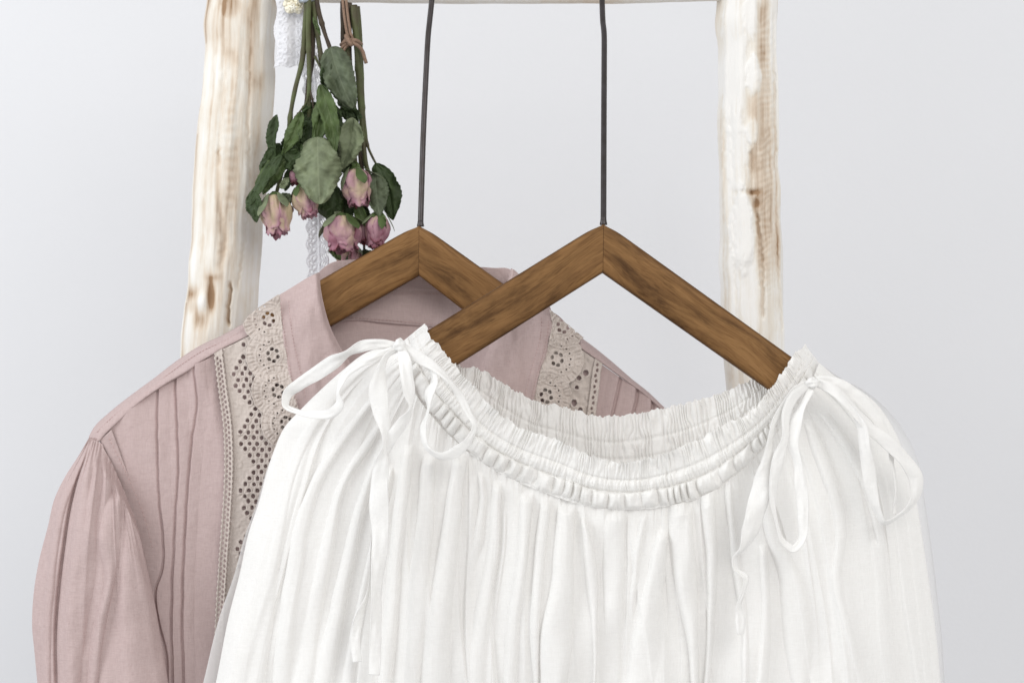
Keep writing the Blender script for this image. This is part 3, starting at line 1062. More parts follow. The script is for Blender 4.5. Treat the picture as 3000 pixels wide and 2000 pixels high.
d = 0.026 - 0.018 * np.sin(T * np.pi) - 0.002 * noise2(T * 12 + np.zeros((160, 1)), np.linspace(0, 4, 160)[:, None] + T * 0, 145)
sheet('sleeve', np.stack([P[..., 0], P[..., 1], d], -1), M_PINK, pink, label='right sleeve, hidden behind the white blouse')

# --- collar flaps
def collar(cols, ts, label, edge_first, off=-0.0075):
    nu_, nv_ = 200, 320
    P = patch(cols, nu_, nv_, ts)
    X, Y = P[..., 0], P[..., 1]
    T = np.linspace(0, 1, nu_)[None]
    e = T if edge_first else 1 - T
    Vv = np.linspace(0, 1, nv_)[:, None]
    d = pinkD(X, Y) + off + P[..., 2]
    d = d - 0.0016 * noise2(X / 50, Y / 120, 151) - 0.0010 * noise2(X / 22, Y / 70, 152)
    d = d + 0.010 * np.exp(-(e / 0.06) ** 2)      # rolled free edge
    d = d + 0.0025 * np.exp(-((1 - e) / 0.02) ** 2)
    sheet('collar', np.stack([X, Y, d], -1), M_PINK, pink, thick=0.0009, label=label)


collar([[(812, 868, .010), (820, 940, .001), (830, 1015, 0), (846, 1105, 0), (866, 1198, 0), (900, 1330, 0), (940, 1500, 0)],
        [(846, 848, .012), (862, 930, .000), (880, 1020, 0), (905, 1120, 0), (940, 1240, 0), (970, 1350, 0), (1000, 1500, 0)],
        [(900, 815, .012), (912, 900, -.001), (930, 990, -.002), (960, 1080, -.001), (1000, 1200, 0), (1050, 1350, 0), (1080, 1500, 0)],
        [(937, 796, .012), (939, 840, .002), (948, 891, 0), (967, 956, 0), (992, 1008, 0), (1040, 1085, 0), (1100, 1220, 0), (1150, 1500, 0)]],
       [0, .3, .72, 1], 'left collar front folded open beside the hanger', False)
collar([[(1498, 786, .012), (1478, 860, .004), (1455, 930, 0), (1438, 1002, 0), (1405, 1080, 0), (1370, 1180, 0), (1340, 1500, 0)],
        [(1516, 800, .014), (1520, 900, .001), (1500, 1000, 0), (1470, 1100, 0), (1440, 1230, 0), (1420, 1500, 0)],
        [(1560, 850, .012), (1570, 930, 0), (1555, 1010, 0), (1530, 1100, 0), (1505, 1220, 0), (1490, 1500, 0)],
        [(1611, 900, .010), (1622, 948, 0), (1608, 1015, 0), (1586, 1087, 0), (1566, 1171, 0), (1540, 1300, 0), (1520, 1500, 0)]],
       [0, .35, .7, 1], 'right collar front, seen beyond the crossing hanger arms', True)
cO = lambda x, y: float(pinkD(x, y)) - 0.0095
stitches('stitching', [[(x, y, cO(x, y)) for x, y in [(822, 890), (830, 950), (838, 1015), (854, 1105), (872, 1195)]],
                       [(x, y, cO(x, y)) for x, y in [(846, 880), (852, 950), (862, 1010), (878, 1080), (900, 1190)]],
                       [(x, y, cO(x, y)) for x, y in [(1608, 940), (1598, 1015), (1576, 1087), (1556, 1171)]],
                       [(x, y, cO(x, y)) for x, y in [(1588, 930), (1582, 990), (1555, 1087), (1536, 1171)]]], off=-0.0002, step=10, ln=6, r=0.00022)


# --- lace: dense sheets with the eyelets really cut out
def lace(name, x0, x1, y0, y1, inside, holes, relief, off, mat, parent, step=1.6, Df=pinkD, label=None, warp=None, stuff=False):
    nu_ = int((x1 - x0) / step)
    nv_ = int((y1 - y0) / step)
    X, Y = np.meshgrid(np.linspace(x0, x1, nu_), np.linspace(y0, y1, nv_))
    rim = np.zeros_like(X)
    hole = np.zeros(X.shape, bool)
    for (hx, hy, rx, ry, a) in holes:
        R_ = max(rx, ry) * 2.6 + 3
        i0 = int(max(0, (hy - R_ - y0) / step))
        i1 = int(min(nv_, (hy + R_ - y0) / step + 1))
        j0 = int(max(0, (hx - R_ - x0) / step))
        j1 = int(min(nu_, (hx + R_ - x0) / step + 1))
        if i0 >= i1 or j0 >= j1:
            continue
        dx = X[i0:i1, j0:j1] - hx
        dy = Y[i0:i1, j0:j1] - hy
        ca, sa = math.cos(a), math.sin(a)
        e = np.sqrt(((dx * ca + dy * sa) / rx) ** 2 + ((-dx * sa + dy * ca) / ry) ** 2)
        hole[i0:i1, j0:j1] |= e < 1
        wd = 3.2 / min(rx, ry)
        rim[i0:i1, j0:j1] = np.maximum(rim[i0:i1, j0:j1], np.exp(-((e - 1 - wd) / wd) ** 2))
    d = Df(X, Y) + off - 0.0009 * rim + relief(X, Y)
    kv = inside(X, Y) & ~hole
    keep = kv[:-1, :-1] & kv[1:, :-1] & kv[1:, 1:] & kv[:-1, 1:]
    Xw, Yw = (X, Y) if warp is None else warp(X, Y)
    pr = dict(label=label) if label else {}
    return sheet(name, np.stack([Xw, Yw, d], -1), mat, parent, keep=keep, thick=0.0006, **pr)


ladder = [(640, 1040), (651, 1128), (667, 1255), (670, 1383), (663, 1510), (654, 1638), (644, 1797), (636, 2060)]
botLy = lambda X: np.interp(X, [292, 345, 395, 472, 560, 600, 650, 690, 735, 800], [1293, 1238, 1191, 1134, 1082, 1052, 1023, 1003, 980, 940])
r2 = random.Random(3)
# insertion lace (runs down beside the ladder tape)
holes = []
k = 0
for iy, yy_ in enumerate(np.arange(1010, 2060, 17.0)):
    per = (yy_ - 1010) / 175 * 2 * math.pi
    xl = float(xat(ladder, np.array([yy_]))[0])
    left = xl + 50 + 18 * math.cos(per) + r2.uniform(-5, 5)
    x = xl + 26 + (iy % 2) * 12
    while x < 860:
        if x > left:
            holes.append((x + r2.uniform(-2, 2), yy_ + r2.uniform(-2, 2), 4.9 + r2.uniform(-.6, .5), 5.6 + r2.uniform(-.7, .7), 0))
        x += 24


def rel_ins(X, Y):
    xl = xat(ladder, Y)
    r = -0.0008 * np.exp(-((X - xl - 18) / 3.5) ** 2)
    # embroidered daisies down the plain margin
    cy = np.round((Y - 1010 - 87) / 175) * 175 + 1010 + 87
    cx = xl + 46
    rr = np.hypot(X - cx, Y - cy)
    th = np.arctan2(Y - cy, X - cx)
    r = r - 0.0010 * np.clip(np.cos(3 * th) ** 2, 0.1, 1) * np.exp(-((rr - 13) / 7) ** 2)
    cy2 = np.round((Y - 1010) / 175) * 175 + 1010
    rr = np.hypot(X - (xl + 30), Y - cy2)
    r = r - 0.0006 * np.exp(-((rr - 8) / 4) ** 2)
    return r + 0.0004 * noise2(X / 8, Y / 8, 161)


inL = lambda X, Y: (X > xat(ladder, Y) + 12) & (X < 870) & (Y > botLy(X))
lace('eyelet_lace', 650, 870, 960, 2060, inL, holes, rel_ins, -0.0035, M_LACE, pink, label='left eyelet lace insertion down the front')
# ladder tape
holes = []
for i, yy_ in enumerate(np.arange(1050, 2060, 15.0)):
    xl = float(xat(ladder, np.array([yy_]))[0])
    holes.append((xl - 4.5 + r2.uniform(-.7, .7), yy_, 2.6, 4.2, 0.25))
    holes.append((xl + 4.5 + r2.uniform(-.7, .7), yy_ + 7, 2.6, 4.2, -0.25))
inLad = lambda X, Y: (np.abs(X - xat(ladder, Y)) < 13 + 1.5 * np.sin(Y / 2.6)) & (Y > botLy(X) - 2)
lace('ladder_tape', 615, 695, 1020, 2060, inLad, holes, lambda X, Y: -0.0012 * np.exp(-((np.abs(X - xat(ladder, Y)) - 11) / 2.5) ** 2), -0.0050, M_LACE, pink, step=1.3)


# scalloped lace collar trim
def scallop(centres, side, bound, x0, x1, y0, y1, clipy, label):
    holes = []
    for (cx, cy, R_) in centres:
        n_ = 6
        for k in range(n_):
            a = k / n_ * 2 * math.pi + 0.3
            hx, hy = cx + 15 * math.cos(a), cy + 18 * math.sin(a)
            holes.append((hx, hy, 4.4, 5.6, a))
        for k in range(7):
            a = (math.pi if side < 0 else 0) + (k - 3) * 0.42
            hx, hy = cx + 40 * math.cos(a), cy + 40 * math.sin(a)
            holes.append((hx, hy, 1.9, 1.9, 0))

    def ins(X, Y):
        m = np.zeros(X.shape, bool)
        for (cx, cy, R_) in centres:
            th = np.arctan2(Y - cy, X - cx)
            m |= np.hypot(X - cx, Y - cy) < R_ + 2.0 * np.abs(np.sin(th * 9))
        xb = np.interp(Y, [p[1] for p in bound], [p[0] for p in bound])
        m &= ((X - xb) * side > -4)
        return m & clipy(X, Y)

    def rel(X, Y):
        r = np.zeros_like(X)
        for (cx, cy, R_) in centres:
            rr = np.hypot(X - cx, Y - cy)
            th = np.arctan2(Y - cy, X - cx)
            near = rr < R_ + 4
            loops = np.abs(np.sin(th * 9))
            band = np.exp(-((rr - (R_ - 13)) / 9) ** 2)
            rl = -0.0016 * band * (loops > 0.35) * (0.5 + 0.5 * loops) + 0.0008 * band * np.exp(-((loops - 1) / 0.15) ** 2)
            rl = rl - 0.0010 * np.exp(-((rr - (R_ - 29)) / 2.4) ** 2) - 0.0007 * np.exp(-((rr - 29) / 2.6) ** 2)
            rl = rl - 0.0010 * np.exp(-((rr - R_ + 1) / 2.6) ** 2)
            r = np.where(near & (np.abs(rl) > np.abs(r)), rl, r)
        return r + 0.0004 * noise2(X / 5, Y / 5, 165) - 0.0022 * noise2(X / 70, Y / 45, 166)

    return lace('scalloped_lace', x0, x1, y0, y1, ins, holes, rel, -0.0068, M_LACE, pink, step=1.3, label=label)


bndL = [(816, 860), (822, 940), (832, 1015), (850, 1105), (872, 1198), (905, 1330)]
shoL = lambda X, Y: Y > np.interp(X, [700, 711, 726, 760, 814, 830], [962, 948, 926, 898, 862, 852])
scallop([(787, 935, 76), (800, 1040, 80), (815, 1145, 78), (840, 1240, 74)], -1, bndL, 700, 900, 850, 1330, shoL, 'left scalloped lace lying over the eyelet insertion')
bndR = [(1611, 900), (1622, 948), (1608, 1015), (1586, 1087), (1566, 1171), (1540, 1300)]
shoR = lambda X, Y: Y > np.interp(X, [1600, 1612, 1640, 1713, 1730], [895, 906, 930, 990, 1004])
scallop([(1650, 955, 66), (1632, 1052, 78), (1600, 1160, 74)], 1, bndR, 1540, 1730, 890, 1260, shoR, 'right scalloped lace below the shoulder')
# right insertion and ladder
ladR = [(1760, 1040), (1751, 1070), (1742, 1140), (1733, 1210), (1722, 1400), (1700, 2050)]
botRy = lambda X: np.interp(X, [1600, 1700, 1735, 1780, 1830, 1885, 1935], [950, 1020, 1045, 1076, 1112, 1152, 1196])
holes = [(1716, 1092, 7, 8, 0), (1696, 1107, 6, 6, 0), (1682, 1180, 7, 9, 0), (1690, 1135, 5, 5, 0), (1700, 1200, 6, 6, 0), (1712, 1230, 6, 7, 0)]
lace('eyelet_lace', 1570, 1765, 1000, 1420, lambda X, Y: (X < xat(ladR, Y) - 8) & (Y > botRy(X)) & (X > 1590), holes,
     lambda X, Y: 0.0008 * noise2(X / 9, Y / 11, 167), -0.0035, M_LACE, pink, label='right eyelet lace insertion beside the ladder tape')
holes = []
for i, yy_ in enumerate(np.arange(1052, 1420, 16.0)):
    xl = float(xat(ladR, np.array([yy_]))[0])
    holes.append((xl + 1.5 * (-1) ** i, yy_, 3.0, 4.6, 0.3))
lace('ladder_tape', 1690, 1780, 1040, 1420, lambda X, Y: (np.abs(X - xat(ladR, Y)) < 13) & (Y > botRy(X) - 2), holes,
     lambda X, Y: -0.0012 * np.exp(-((np.abs(X - xat(ladR, Y)) - 10) / 2.5) ** 2), -0.0050, M_LACE, pink, step=1.3)

# ------------------------------------------------------------------ white blouse
white = thing('blouse', 'white gauze blouse with gathered elastic neckline and tied bows, hanging in front', 'blouse', Wv(1700, 2100, -0.06))

KC = [
    [(1170, 1008), (1074, 1032), (998, 1089), (934, 1147), (883, 1198), (832, 1255), (806, 1313), (782, 1383), (758, 1472), (730, 1555), (700, 1689), (672, 1797), (632, 2000), (612, 2090)],
    [(1176, 1035), (1075, 1100), (960, 1240), (880, 1440), (800, 1700), (740, 1900), (700, 2090)],
    [(1190, 1090), (1120, 1190), (1040, 1350), (970, 1560), (900, 1800), (850, 2090)],
    [(1225, 1165), (1185, 1290), (1140, 1470), (1090, 1700), (1050, 2090)],
    [(1295, 1252), (1280, 1400), (1250, 1600), (1225, 1800), (1200, 2090)],
    [(1400, 1345), (1395, 1500), (1375, 1700), (1360, 2090)],
    [(1560, 1428), (1560, 1600), (1550, 1800), (1540, 2090)],
    [(1760, 1487), (1758, 1650), (1750, 1850), (1745, 2090)],
    [(1950, 1482), (1955, 1650), (1960, 1850), (1960, 2090)],
    [(2110, 1425), (2130, 1600), (2150, 1850), (2160, 2090)],
    [(2235, 1315), (2280, 1480), (2320, 1750), (2350, 2090)],
    [(2320, 1205), (2390, 1390), (2450, 1700), (2500, 2090)],
    [(2375, 1120), (2480, 1260), (2560, 1500), (2610, 1800), (2650, 2090)],
    [(2400, 1062), (2456, 1108), (2519, 1142), (2561, 1174), (2622, 1260), (2660, 1356), (2685, 1461), (2715, 1650), (2742, 1850), (2760, 2090)]]
KT = np.array([0, .055, .12, .19, .26, .34, .44, .54, .635, .73, .81, .88, .945, 1])

nu_, nv_ = 1900, 420
P = patch(KC, nu_, nv_, KT)
T = np.broadcast_to(np.linspace(0, 1, nu_)[None], (nv_, nu_))
Vv = np.broadcast_to(np.linspace(0, 1, nv_)[:, None], (nv_, nu_))
X, Y = P[..., 0].copy(), P[..., 1].copy()


def whiteBase(T, V):
    s = np.sin(np.clip(T, 0, 1) * np.pi)
    return -0.050 - 0.034 * np.clip(s, 0, 1) ** 0.45 - 0.006 * V * s


rw = random.Random(11)
specs = []
# hand-placed main folds (t at top, t at bottom, widths, heights, skew)
main = [(.03, .06, .012, .032, .003, .010, 1), (.065, .115, .010, .028, .004, .011, -1), (.10, .165, .008, .025, .004, .012, 1),
        (.135, .205, .007, .020, .004, .011, 1), (.165, .235, .007, .020, .004, .010, -1), (.195, .262, .007, .016, .005, .012, 1),
        (.225, .285, .006, .013, .004, .010, -1), (.25, .305, .006, .018, .005, .013, 1), (.285, .335, .006, .014, .004, .009, 1),
        (.32, .365, .006, .020, .005, .014, -1), (.355, .395, .006, .010, .004, .010, 1), (.385, .425, .006, .015, .005, .012, -1),
        (.42, .455, .007, .018, .005, .012, 1), (.455, .485, .006, .012, .004, .009, 1), (.485, .52, .006, .016, .005, .013, -1),
        (.52, .545, .006, .010, .005, .011, 1), (.55, .575, .008, .022, .005, .010, 1), (.585, .61, .006, .013, .004, .011, -1),
        (.615, .635, .006, .018, .005, .013, 1), (.65, .665, .006, .012, .004, .010, -1), (.68, .695, .006, .018, .005, .012, 1),
        (.71, .725, .006, .013, .004, .011, 1), (.74, .755, .006, .020, .004, .013, -1), (.775, .79, .006, .014, .005, .011, 1),
        (.805, .82, .006, .016, .004, .010, -1), (.84, .855, .006, .014, .004, .009, 1), (.87, .885, .006, .018, .004, .009, -1),
        (.90, .91, .007, .016, .004, .008, 1), (.935, .945, .008, .020, .004, .007, 1), (.97, .975, .008, .02, .003, .006, -1)]
for i, m_ in enumerate(main):
    j1, j2, ja, jw = rw.uniform(-.008, .008), rw.uniform(-.016, .016), rw.uniform(.15, 1.1), rw.uniform(.7, 2.1)
    specs.append((m_[0] + j1, m_[1] + j2, m_[2] * jw, m_[3] * jw, m_[4] * ja, m_[5] * ja, m_[6], -.2, rw.choice((1.6, 1.6, 1.1))))
SK[:] = [3.4, 0.62]
for i in range(30):
    t0 = rw.uniform(.02, .98)
    specs.append((t0, t0 + rw.uniform(-.02, .03), .0035, rw.uniform(.006, .012), .0035, rw.uniform(.002, .006), rw.choice((-1, 1)), rw.choice((-.2, -.2, .1, .25, .4)), rw.uniform(.5, 1.5)))
f = (0.68 + 0.22 * Vv) * folds(T, Vv, specs, p=2.8)
f = 0.62 * f
hf = [([(1634, 1465), (1624, 1574), (1608, 1733), (1589, 1829), (1586, 2100)], [(1691, 1470), (1679, 1574), (1682, 1701), (1679, 1861), (1655, 2100)], .0075),
      ([(1698, 1500), (1708, 1606), (1714, 1701), (1733, 1861), (1739, 2100)], [(1708, 1500), (1738, 1606), (1752, 1701), (1750, 1829), (1750, 2100)], .0065),
      ([(1780, 1480), (1768, 1560), (1764, 1700), (1775, 1900)], [(1836, 1485), (1832, 1580), (1826, 1720), (1822, 1900)], .0045),
      ([(1890, 1480), (1868, 1560), (1846, 1680), (1838, 1850)], [(1902, 1480), (1890, 1560), (1868, 1680), (1852, 1850)], .0040),
      ([(1930, 1540), (1883, 1733), (1844, 1893), (1822, 2100)], [(1960, 1540), (1946, 1733), (1934, 1893), (1900, 2100)], .0072),
      ([(1959, 1455), (1962, 1606), (1985, 1765), (2010, 1893), (2035, 2100)], [(2029, 1450), (2033, 1574), (2042, 1733), (2042, 1861), (2058, 2100)], .0080),
      ([(2048, 1440), (2061, 1574), (2068, 1765), (2052, 2100)], [(2093, 1425), (2100, 1638), (2093, 1829), (2074, 2100)], .0070),
      ([(2120, 1420), (2130, 1520), (2140, 1650), (2165, 1800), (2180, 2100)], [(2140, 1400), (2156, 1520), (2170, 1650), (2185, 1800), (2200, 2100)], .0045),
      ([(2221, 1580), (2227, 1765), (2208, 2100)], [(2246, 1580), (2256, 1765), (2253, 2100)], .0070),
      ([(2215, 1400), (2240, 1561), (2278, 1701), (2284, 1829), (2345, 2100)], [(2240, 1370), (2284, 1561), (2361, 1733), (2374, 2100)], .0062),
      ([(2350, 1230), (2400, 1380), (2440, 1540), (2432, 1701), (2480, 1900), (2540, 2100)], [(2375, 1220), (2440, 1380), (2472, 1530), (2462, 1701), (2510, 1900), (2570, 2100)], .0050),
      ([(2393, 1200), (2495, 1370), (2560, 1560), (2590, 1700)], [(2420, 1190), (2535, 1370), (2592, 1560), (2610, 1700)], .0045),
      ([(2540, 1560), (2560, 1700), (2570, 1850), (2600, 2100)], [(2590, 1560), (2600, 1700), (2610, 1850), (2640, 2100)], .0035),
      ([(2630, 1400), (2655, 1529), (2680, 1701), (2715, 2100)], [(2672, 1400), (2685, 1529), (2705, 1701), (2745, 2100)], .0035),
      ([(1526, 1430), (1513, 1606), (1490, 1765), (1470, 2100)], [(1566, 1440), (1545, 1606), (1530, 1765), (1512, 2100)], .0070),
      ([(1583, 1450), (1564, 1606), (1554, 1765), (1572, 2100)], [(1615, 1455), (1596, 1638), (1584, 1829), (1582, 2100)], .0050),
      ([(1180, 1290), (1165, 1400), (1146, 1542), (1127, 1733), (1105, 2100)], [(1212, 1300), (1205, 1400), (1180, 1574), (1167, 1733), (1145, 2100)], .0075),
      ([(1240, 1320), (1231, 1400), (1218, 1542), (1196, 1701), (1188, 2100)], [(1280, 1330), (1275, 1400), (1268, 1542), (1248, 1733), (1225, 2100)], .0065),
      ([(1330, 1320), (1301, 1478), (1269, 1670), (1237, 1893), (1226, 2100)], [(1368, 1350), (1350, 1510), (1334, 1701), (1312, 2100)], .0080),
      ([(1395, 1370), (1404, 1450), (1385, 1560), (1360, 1700)], [(1415, 1380), (1424, 1450), (1412, 1560), (1385, 1700)], .0050),
      ([(1440, 1400), (1425, 1560), (1395, 1760), (1370, 2100)], [(1470, 1410), (1462, 1560), (1440, 1760), (1418, 2100)], .0065),
      ([(1110, 1130), (1020, 1240), (930, 1370), (880, 1480), (835, 1660), (790, 2100)], [(1130, 1140), (1050, 1240), (965, 1370), (920, 1480), (885, 1660), (850, 2100)], .0060),
      ([(1120, 1210), (1060, 1300), (985, 1420), (935, 1600), (880, 1850), (850, 2100)], [(1140, 1210), (1090, 1300), (1015, 1420), (975, 1600), (935, 1850), (910, 2100)], .0055),
      ([(1110, 1300), (1060, 1415), (1010, 1574), (950, 1829), (905, 2100)], [(1130, 1300), (1090, 1415), (1050, 1574), (1000, 1829), (965, 2100)], .0070),
      ([(1140, 1350), (1110, 1470), (1070, 1640), (1020, 1850), (985, 2100)], [(1155, 1350), (1130, 1470), (1095, 1640), (1055, 1850), (1030, 2100)], .0050),
      ([(960, 1170), (880, 1280), (840, 1400), (800, 1560), (750, 1800), (710, 2100)], [(990, 1170), (920, 1280), (870, 1400), (835, 1560), (800, 1800), (770, 2100)], .0040)]
f = (f ** 3 + bands(X, Y, hf) ** 3) ** (1 / 3)
prox = np.exp(-Vv / 0.05)
f = f * (0.55 + 0.45 * np.clip(Vv / 0.06, 0, 1))
gath = noise2(T * 110, Vv * 8, 171) * np.exp(-Vv / 0.14) + 0.6 * noise2(T * 320, Vv * 9, 172) * np.exp(-Vv / 0.05)
edge = np.clip(np.minimum(T, 1 - T) / 0.03, 0, 1)
big = noise2(T * 10 - Vv * 1.2, Vv * 1.6, 173) * 0.011 * Vv + noise2(T * 24 + Vv * 1.5, Vv * 2.2, 177) * 0.0035
d = whiteBase(T, Vv) - 0.0022 * edge * np.exp(-Vv / 0.08) - f * 1.15 * edge - 0.0016 * gath * edge - big * edge - 0.0018 * noise2(T * 40, Vv * 5, 174) * edge
# folds roll over sideways a little so that some overlap their neighbour
gx = np.gradient(f, axis=1)
X = X + 0.9 * noise2(T * 60, Vv * 3, 175) * np.clip(Vv * 8, 0, 1) * 3 + 6 * noise2(T * 8, Vv * 3, 176) * np.clip(Vv * 3, 0, 1) * edge
sheet('body', np.stack([X, Y, d], -1), M_WHITE, white, label='gathered gauze front falling in long soft folds')

# sheer back layer, seen as a paler edge beyond the right shoulder
KB = [list(c) for c in KC]
KB[0] = KC[0][:7] + [(779, 1383), (753, 1472), (722, 1555), (684, 1689), (646, 1797), (595, 2000), (573, 2090)]
KB[1] = [(1176, 1038), (1072, 1102), (940, 1250), (850, 1440), (750, 1700), (690, 1900), (650, 2090)]
KB[-1] = [(2400, 1064), (2465, 1108), (2530, 1142), (2600, 1200), (2646, 1258), (2674, 1307), (2692, 1356), (2709, 1461), (2730, 1601), (2744, 1721), (2758, 1847), (2772, 2090)]
KB[-2] = [(2375, 1080), (2490, 1200), (2580, 1420), (2640, 1800), (2670, 2090)]
KB2 = []
for i, c in enumerate(KB):
    if 2 < i < 11:
        c = [(c[0][0], c[0][1] - 60 * math.sin((i - 2) / 9 * math.pi) - 40)] + c[1:]
    KB2.append(c)
nb_u, nb_v = 700, 220
P = patch(KB2, nb_u, nb_v, KT)
T = np.broadcast_to(np.linspace(0, 1, nb_u)[None], (nb_v, nb_u))
Vv = np.broadcast_to(np.linspace(0, 1, nb_v)[:, None], (nb_v, nb_u))
s = np.sin(np.clip(T, 0, 1) * np.pi)
d = -0.047 + 0.026 * np.clip(s, 0, 1) ** 0.5 - 0.005 * noise2(T * 36, Vv * 3, 181) * np.clip(Vv * 6, 0, 1) * s
sheet('back_body', np.stack([P[..., 0], P[..., 1], d], -1), M_WHITE_SHEER, white, label='sheer back of the blouse showing past the right shoulder')

# --- neckline band: top ruffle, elastic rows and puffed drawstring casing
RT = [(1246, 945), (1262, 983), (1292, 1017), (1327, 1060), (1357, 1098), (1392, 1136), (1455, 1204), (1519, 1247), (1590, 1275), (1646, 1293), (1742, 1336), (1787, 1346),
      (1840, 1349), (1889, 1344), (1965, 1319), (2029, 1293), (2105, 1256), (2170, 1220), (2210, 1192), (2250, 1148), (2281, 1108), (2305, 1070), (2330, 1035), (2358, 1009)]
BB = [(c[0][0], c[0][1]) for c in KC]
nb = 3200
top = curve(RT, nb)
bot = herm(KT, np.array(BB, float), np.interp(np.linspace(0, 1, nb), [0, 1], [0, 1]))
# match by arc length of the body top
dd = np.r_[0, np.cumsum(np.linalg.norm(np.diff(bot, axis=0), axis=1))]
bot = np.stack([np.interp(np.linspace(0, dd[-1], nb), dd, bot[:, k]) for k in range(2)], 1)
tband = np.linspace(0, 1, nb)
rows_v = np.r_[np.linspace(0, 1, 110)]
Vb = np.broadcast_to(rows_v[:, None], (110, nb))
Tb = np.broadcast_to(tband[None], (110, nb))
X = top[None, :, 0] * (1 - Vb) + bot[None, :, 0] * Vb
Y = top[None, :, 1] * (1 - Vb) + bot[None, :, 1] * Vb
R1, R2, R3 = 0.40, 0.64, 0.97       # elastic line, elastic line, seam to the body
pin = np.exp(-((Vb - R1) / 0.028) ** 2) + np.exp(-((Vb - R2) / 0.028) ** 2) + 0.2 * np.exp(-((Vb - R3) / 0.03) ** 2)
ph = Tb * 118 + 1.6 * noise2(Tb * 55, Vb * 0, 191) + 0.35 * noise2(Tb * 50, Vb * 6, 195)
fine = np.abs(np.sin(np.pi * ph)) ** 0.8
ph2 = Tb * 62 + 2.2 * noise2(Tb * 33, Vb * 0, 192)
mid = 0.5 + 0.5 * np.cos(2 * np.pi * ph2)
ph3 = Tb * 40 + 1.2 * noise2(Tb * 15, Vb * 0, 193) + 0.12 * noise2(Tb * 30, Vb * 5, 204)
puff = np.abs(np.sin(np.pi * ph3)) ** 0.7 * (0.75 + 0.35 * noise2(Tb * 41, Vb * 0, 203))
ruf = Vb < R1
z1 = np.clip((R1 - Vb) / R1, 0, 1)
z2 = np.clip(1 - np.abs(Vb - (R1 + R2) / 2) / ((R2 - R1) / 2), 0, 1)
z3 = np.clip(1 - np.abs(Vb - (R2 + R3) / 2) / ((R3 - R2) / 2), 0, 1)
z3 = np.clip(1 - np.abs(Vb + 0.035 * noise2(Tb * 45, Vb * 0, 206) - (R2 + R3) / 2) / ((R3 - R2) / 2), 0, 1)
bulge = 0.0016 * z2 ** 0.5 + 0.0080 * np.sqrt(np.clip(1 - (1 - z3) ** 2, 0, 1)) * puff + 0.0012 * z1 ** 0.4
rel = 0.0014 * fine * (0.55 + 0.6 * z1) * (Vb < R2) + 0.0014 * mid * (z1 + 0.6 * z2)
rel = rel + 0.0010 * noise2(Tb * 230, Vb * 5, 194) * (1 - 0.6 * z3) + 0.0018 * noise2(Tb * 70, Vb * 6, 196) * z1
rel = rel + 0.0022 * noise2(Tb * 90, Vb * 5, 197) * np.clip(z3 * 3, 0, 1)
endt = np.minimum(Tb, 1 - Tb)
roll = 0.020 * np.exp(-(endt / 0.025) ** 2)
base = -0.074 - 0.016 * np.sin(Tb * np.pi) ** 0.6
base = base + 0.004 * Vb * 0
bodytop = whiteBase(Tb, 0 * Tb)
d = base * (1 - Vb ** 2) + bodytop * Vb ** 2 - bulge - rel + 0.0011 * pin + roll - 0.002
# wavy free edge, and puffs sagging unevenly over the seam
low = np.clip((Vb - 0.80) / 0.2, 0, 1)
Y = Y + low * 2.0 * puff
d = d - low * 0.0006 * puff
fr = z1 ** 3
Y = Y + fr * (5 * noise2(Tb * 120, Vb * 0, 198) + 4 * (fine - 0.5) + 4 * noise2(Tb * 40, Vb * 0, 199))
X = X + fr * 3 * noise2(Tb * 120, Vb * 0 + 5, 200)
d = d - fr * 0.004 * noise2(Tb * 30, Vb * 0 + 2, 201)
cut1 = int(110 * R2)
sheet('elastic_band', np.stack([X, Y, d], -1)[:cut1 + 1], M_WHITE, white, label='finely gathered front neckline band with a frilled edge')
sheet('drawstring_casing', np.stack([X, Y, d], -1)[cut1:], M_WHITE, white, label='puffed drawstring casing below the elastic rows')

# --- back of the neckline, seen inside
RB = [(1300, 1030), (1345, 1068), (1412, 1084), (1447, 1104), (1523, 1150), (1568, 1174), (1621, 1184), (1679, 1199), (1724, 1212), (1769, 1219), (1813, 1216), (1870, 1208),
      (1925, 1198), (2000, 1183), (2070, 1163), (2140, 1138), (2185, 1116), (2230, 1090), (2300, 1040)]
nb = 2000
top = curve(RB, nb)
dn = curve([(1300, 1110), (1400, 1240), (1520, 1330), (1680, 1390), (1850, 1410), (2000, 1380), (2140, 1300), (2240, 1200), (2310, 1120)], nb)
Vb = np.broadcast_to(np.linspace(0, 1, 90)[:, None], (90, nb))
Tb = np.broadcast_to(np.linspace(0, 1, nb)[None], (90, nb))
X = top[None, :, 0] * (1 - Vb) + dn[None, :, 0] * Vb
Y = top[None, :, 1] * (1 - Vb) + dn[None, :, 1] * Vb
ph = Tb * 86 + 1.6 * noise2(Tb * 40, Vb * 0, 211) + 0.5 * noise2(Tb * 40, Vb * 5, 212)
fine = np.abs(np.sin(np.pi * ph))
l1, l2 = 0.40, 0.66
z1 = np.clip((l1 - Vb) / l1, 0, 1)
d = -0.047 + 0.019 * np.sin(Tb * np.pi) ** 0.7
d = d - 0.0017 * fine - 0.0012 * noise2(Tb * 130, Vb * 6, 213) - 0.002 * noise2(Tb * 45, Vb * 3, 214) * (0.3 + z1)
d = d + 0.0010 * (np.exp(-((Vb - l1) / 0.03) ** 2) + np.exp(-((Vb - l2) / 0.03) ** 2))
fr = z1 ** 3
Y = Y + fr * (5 * noise2(Tb * 95, Vb * 0, 215) + 4 * (fine - .5))
sheet('elastic_band', np.stack([X, Y, d], -1), M_WHITE, white, label='gathered back of the neckline seen inside the opening')


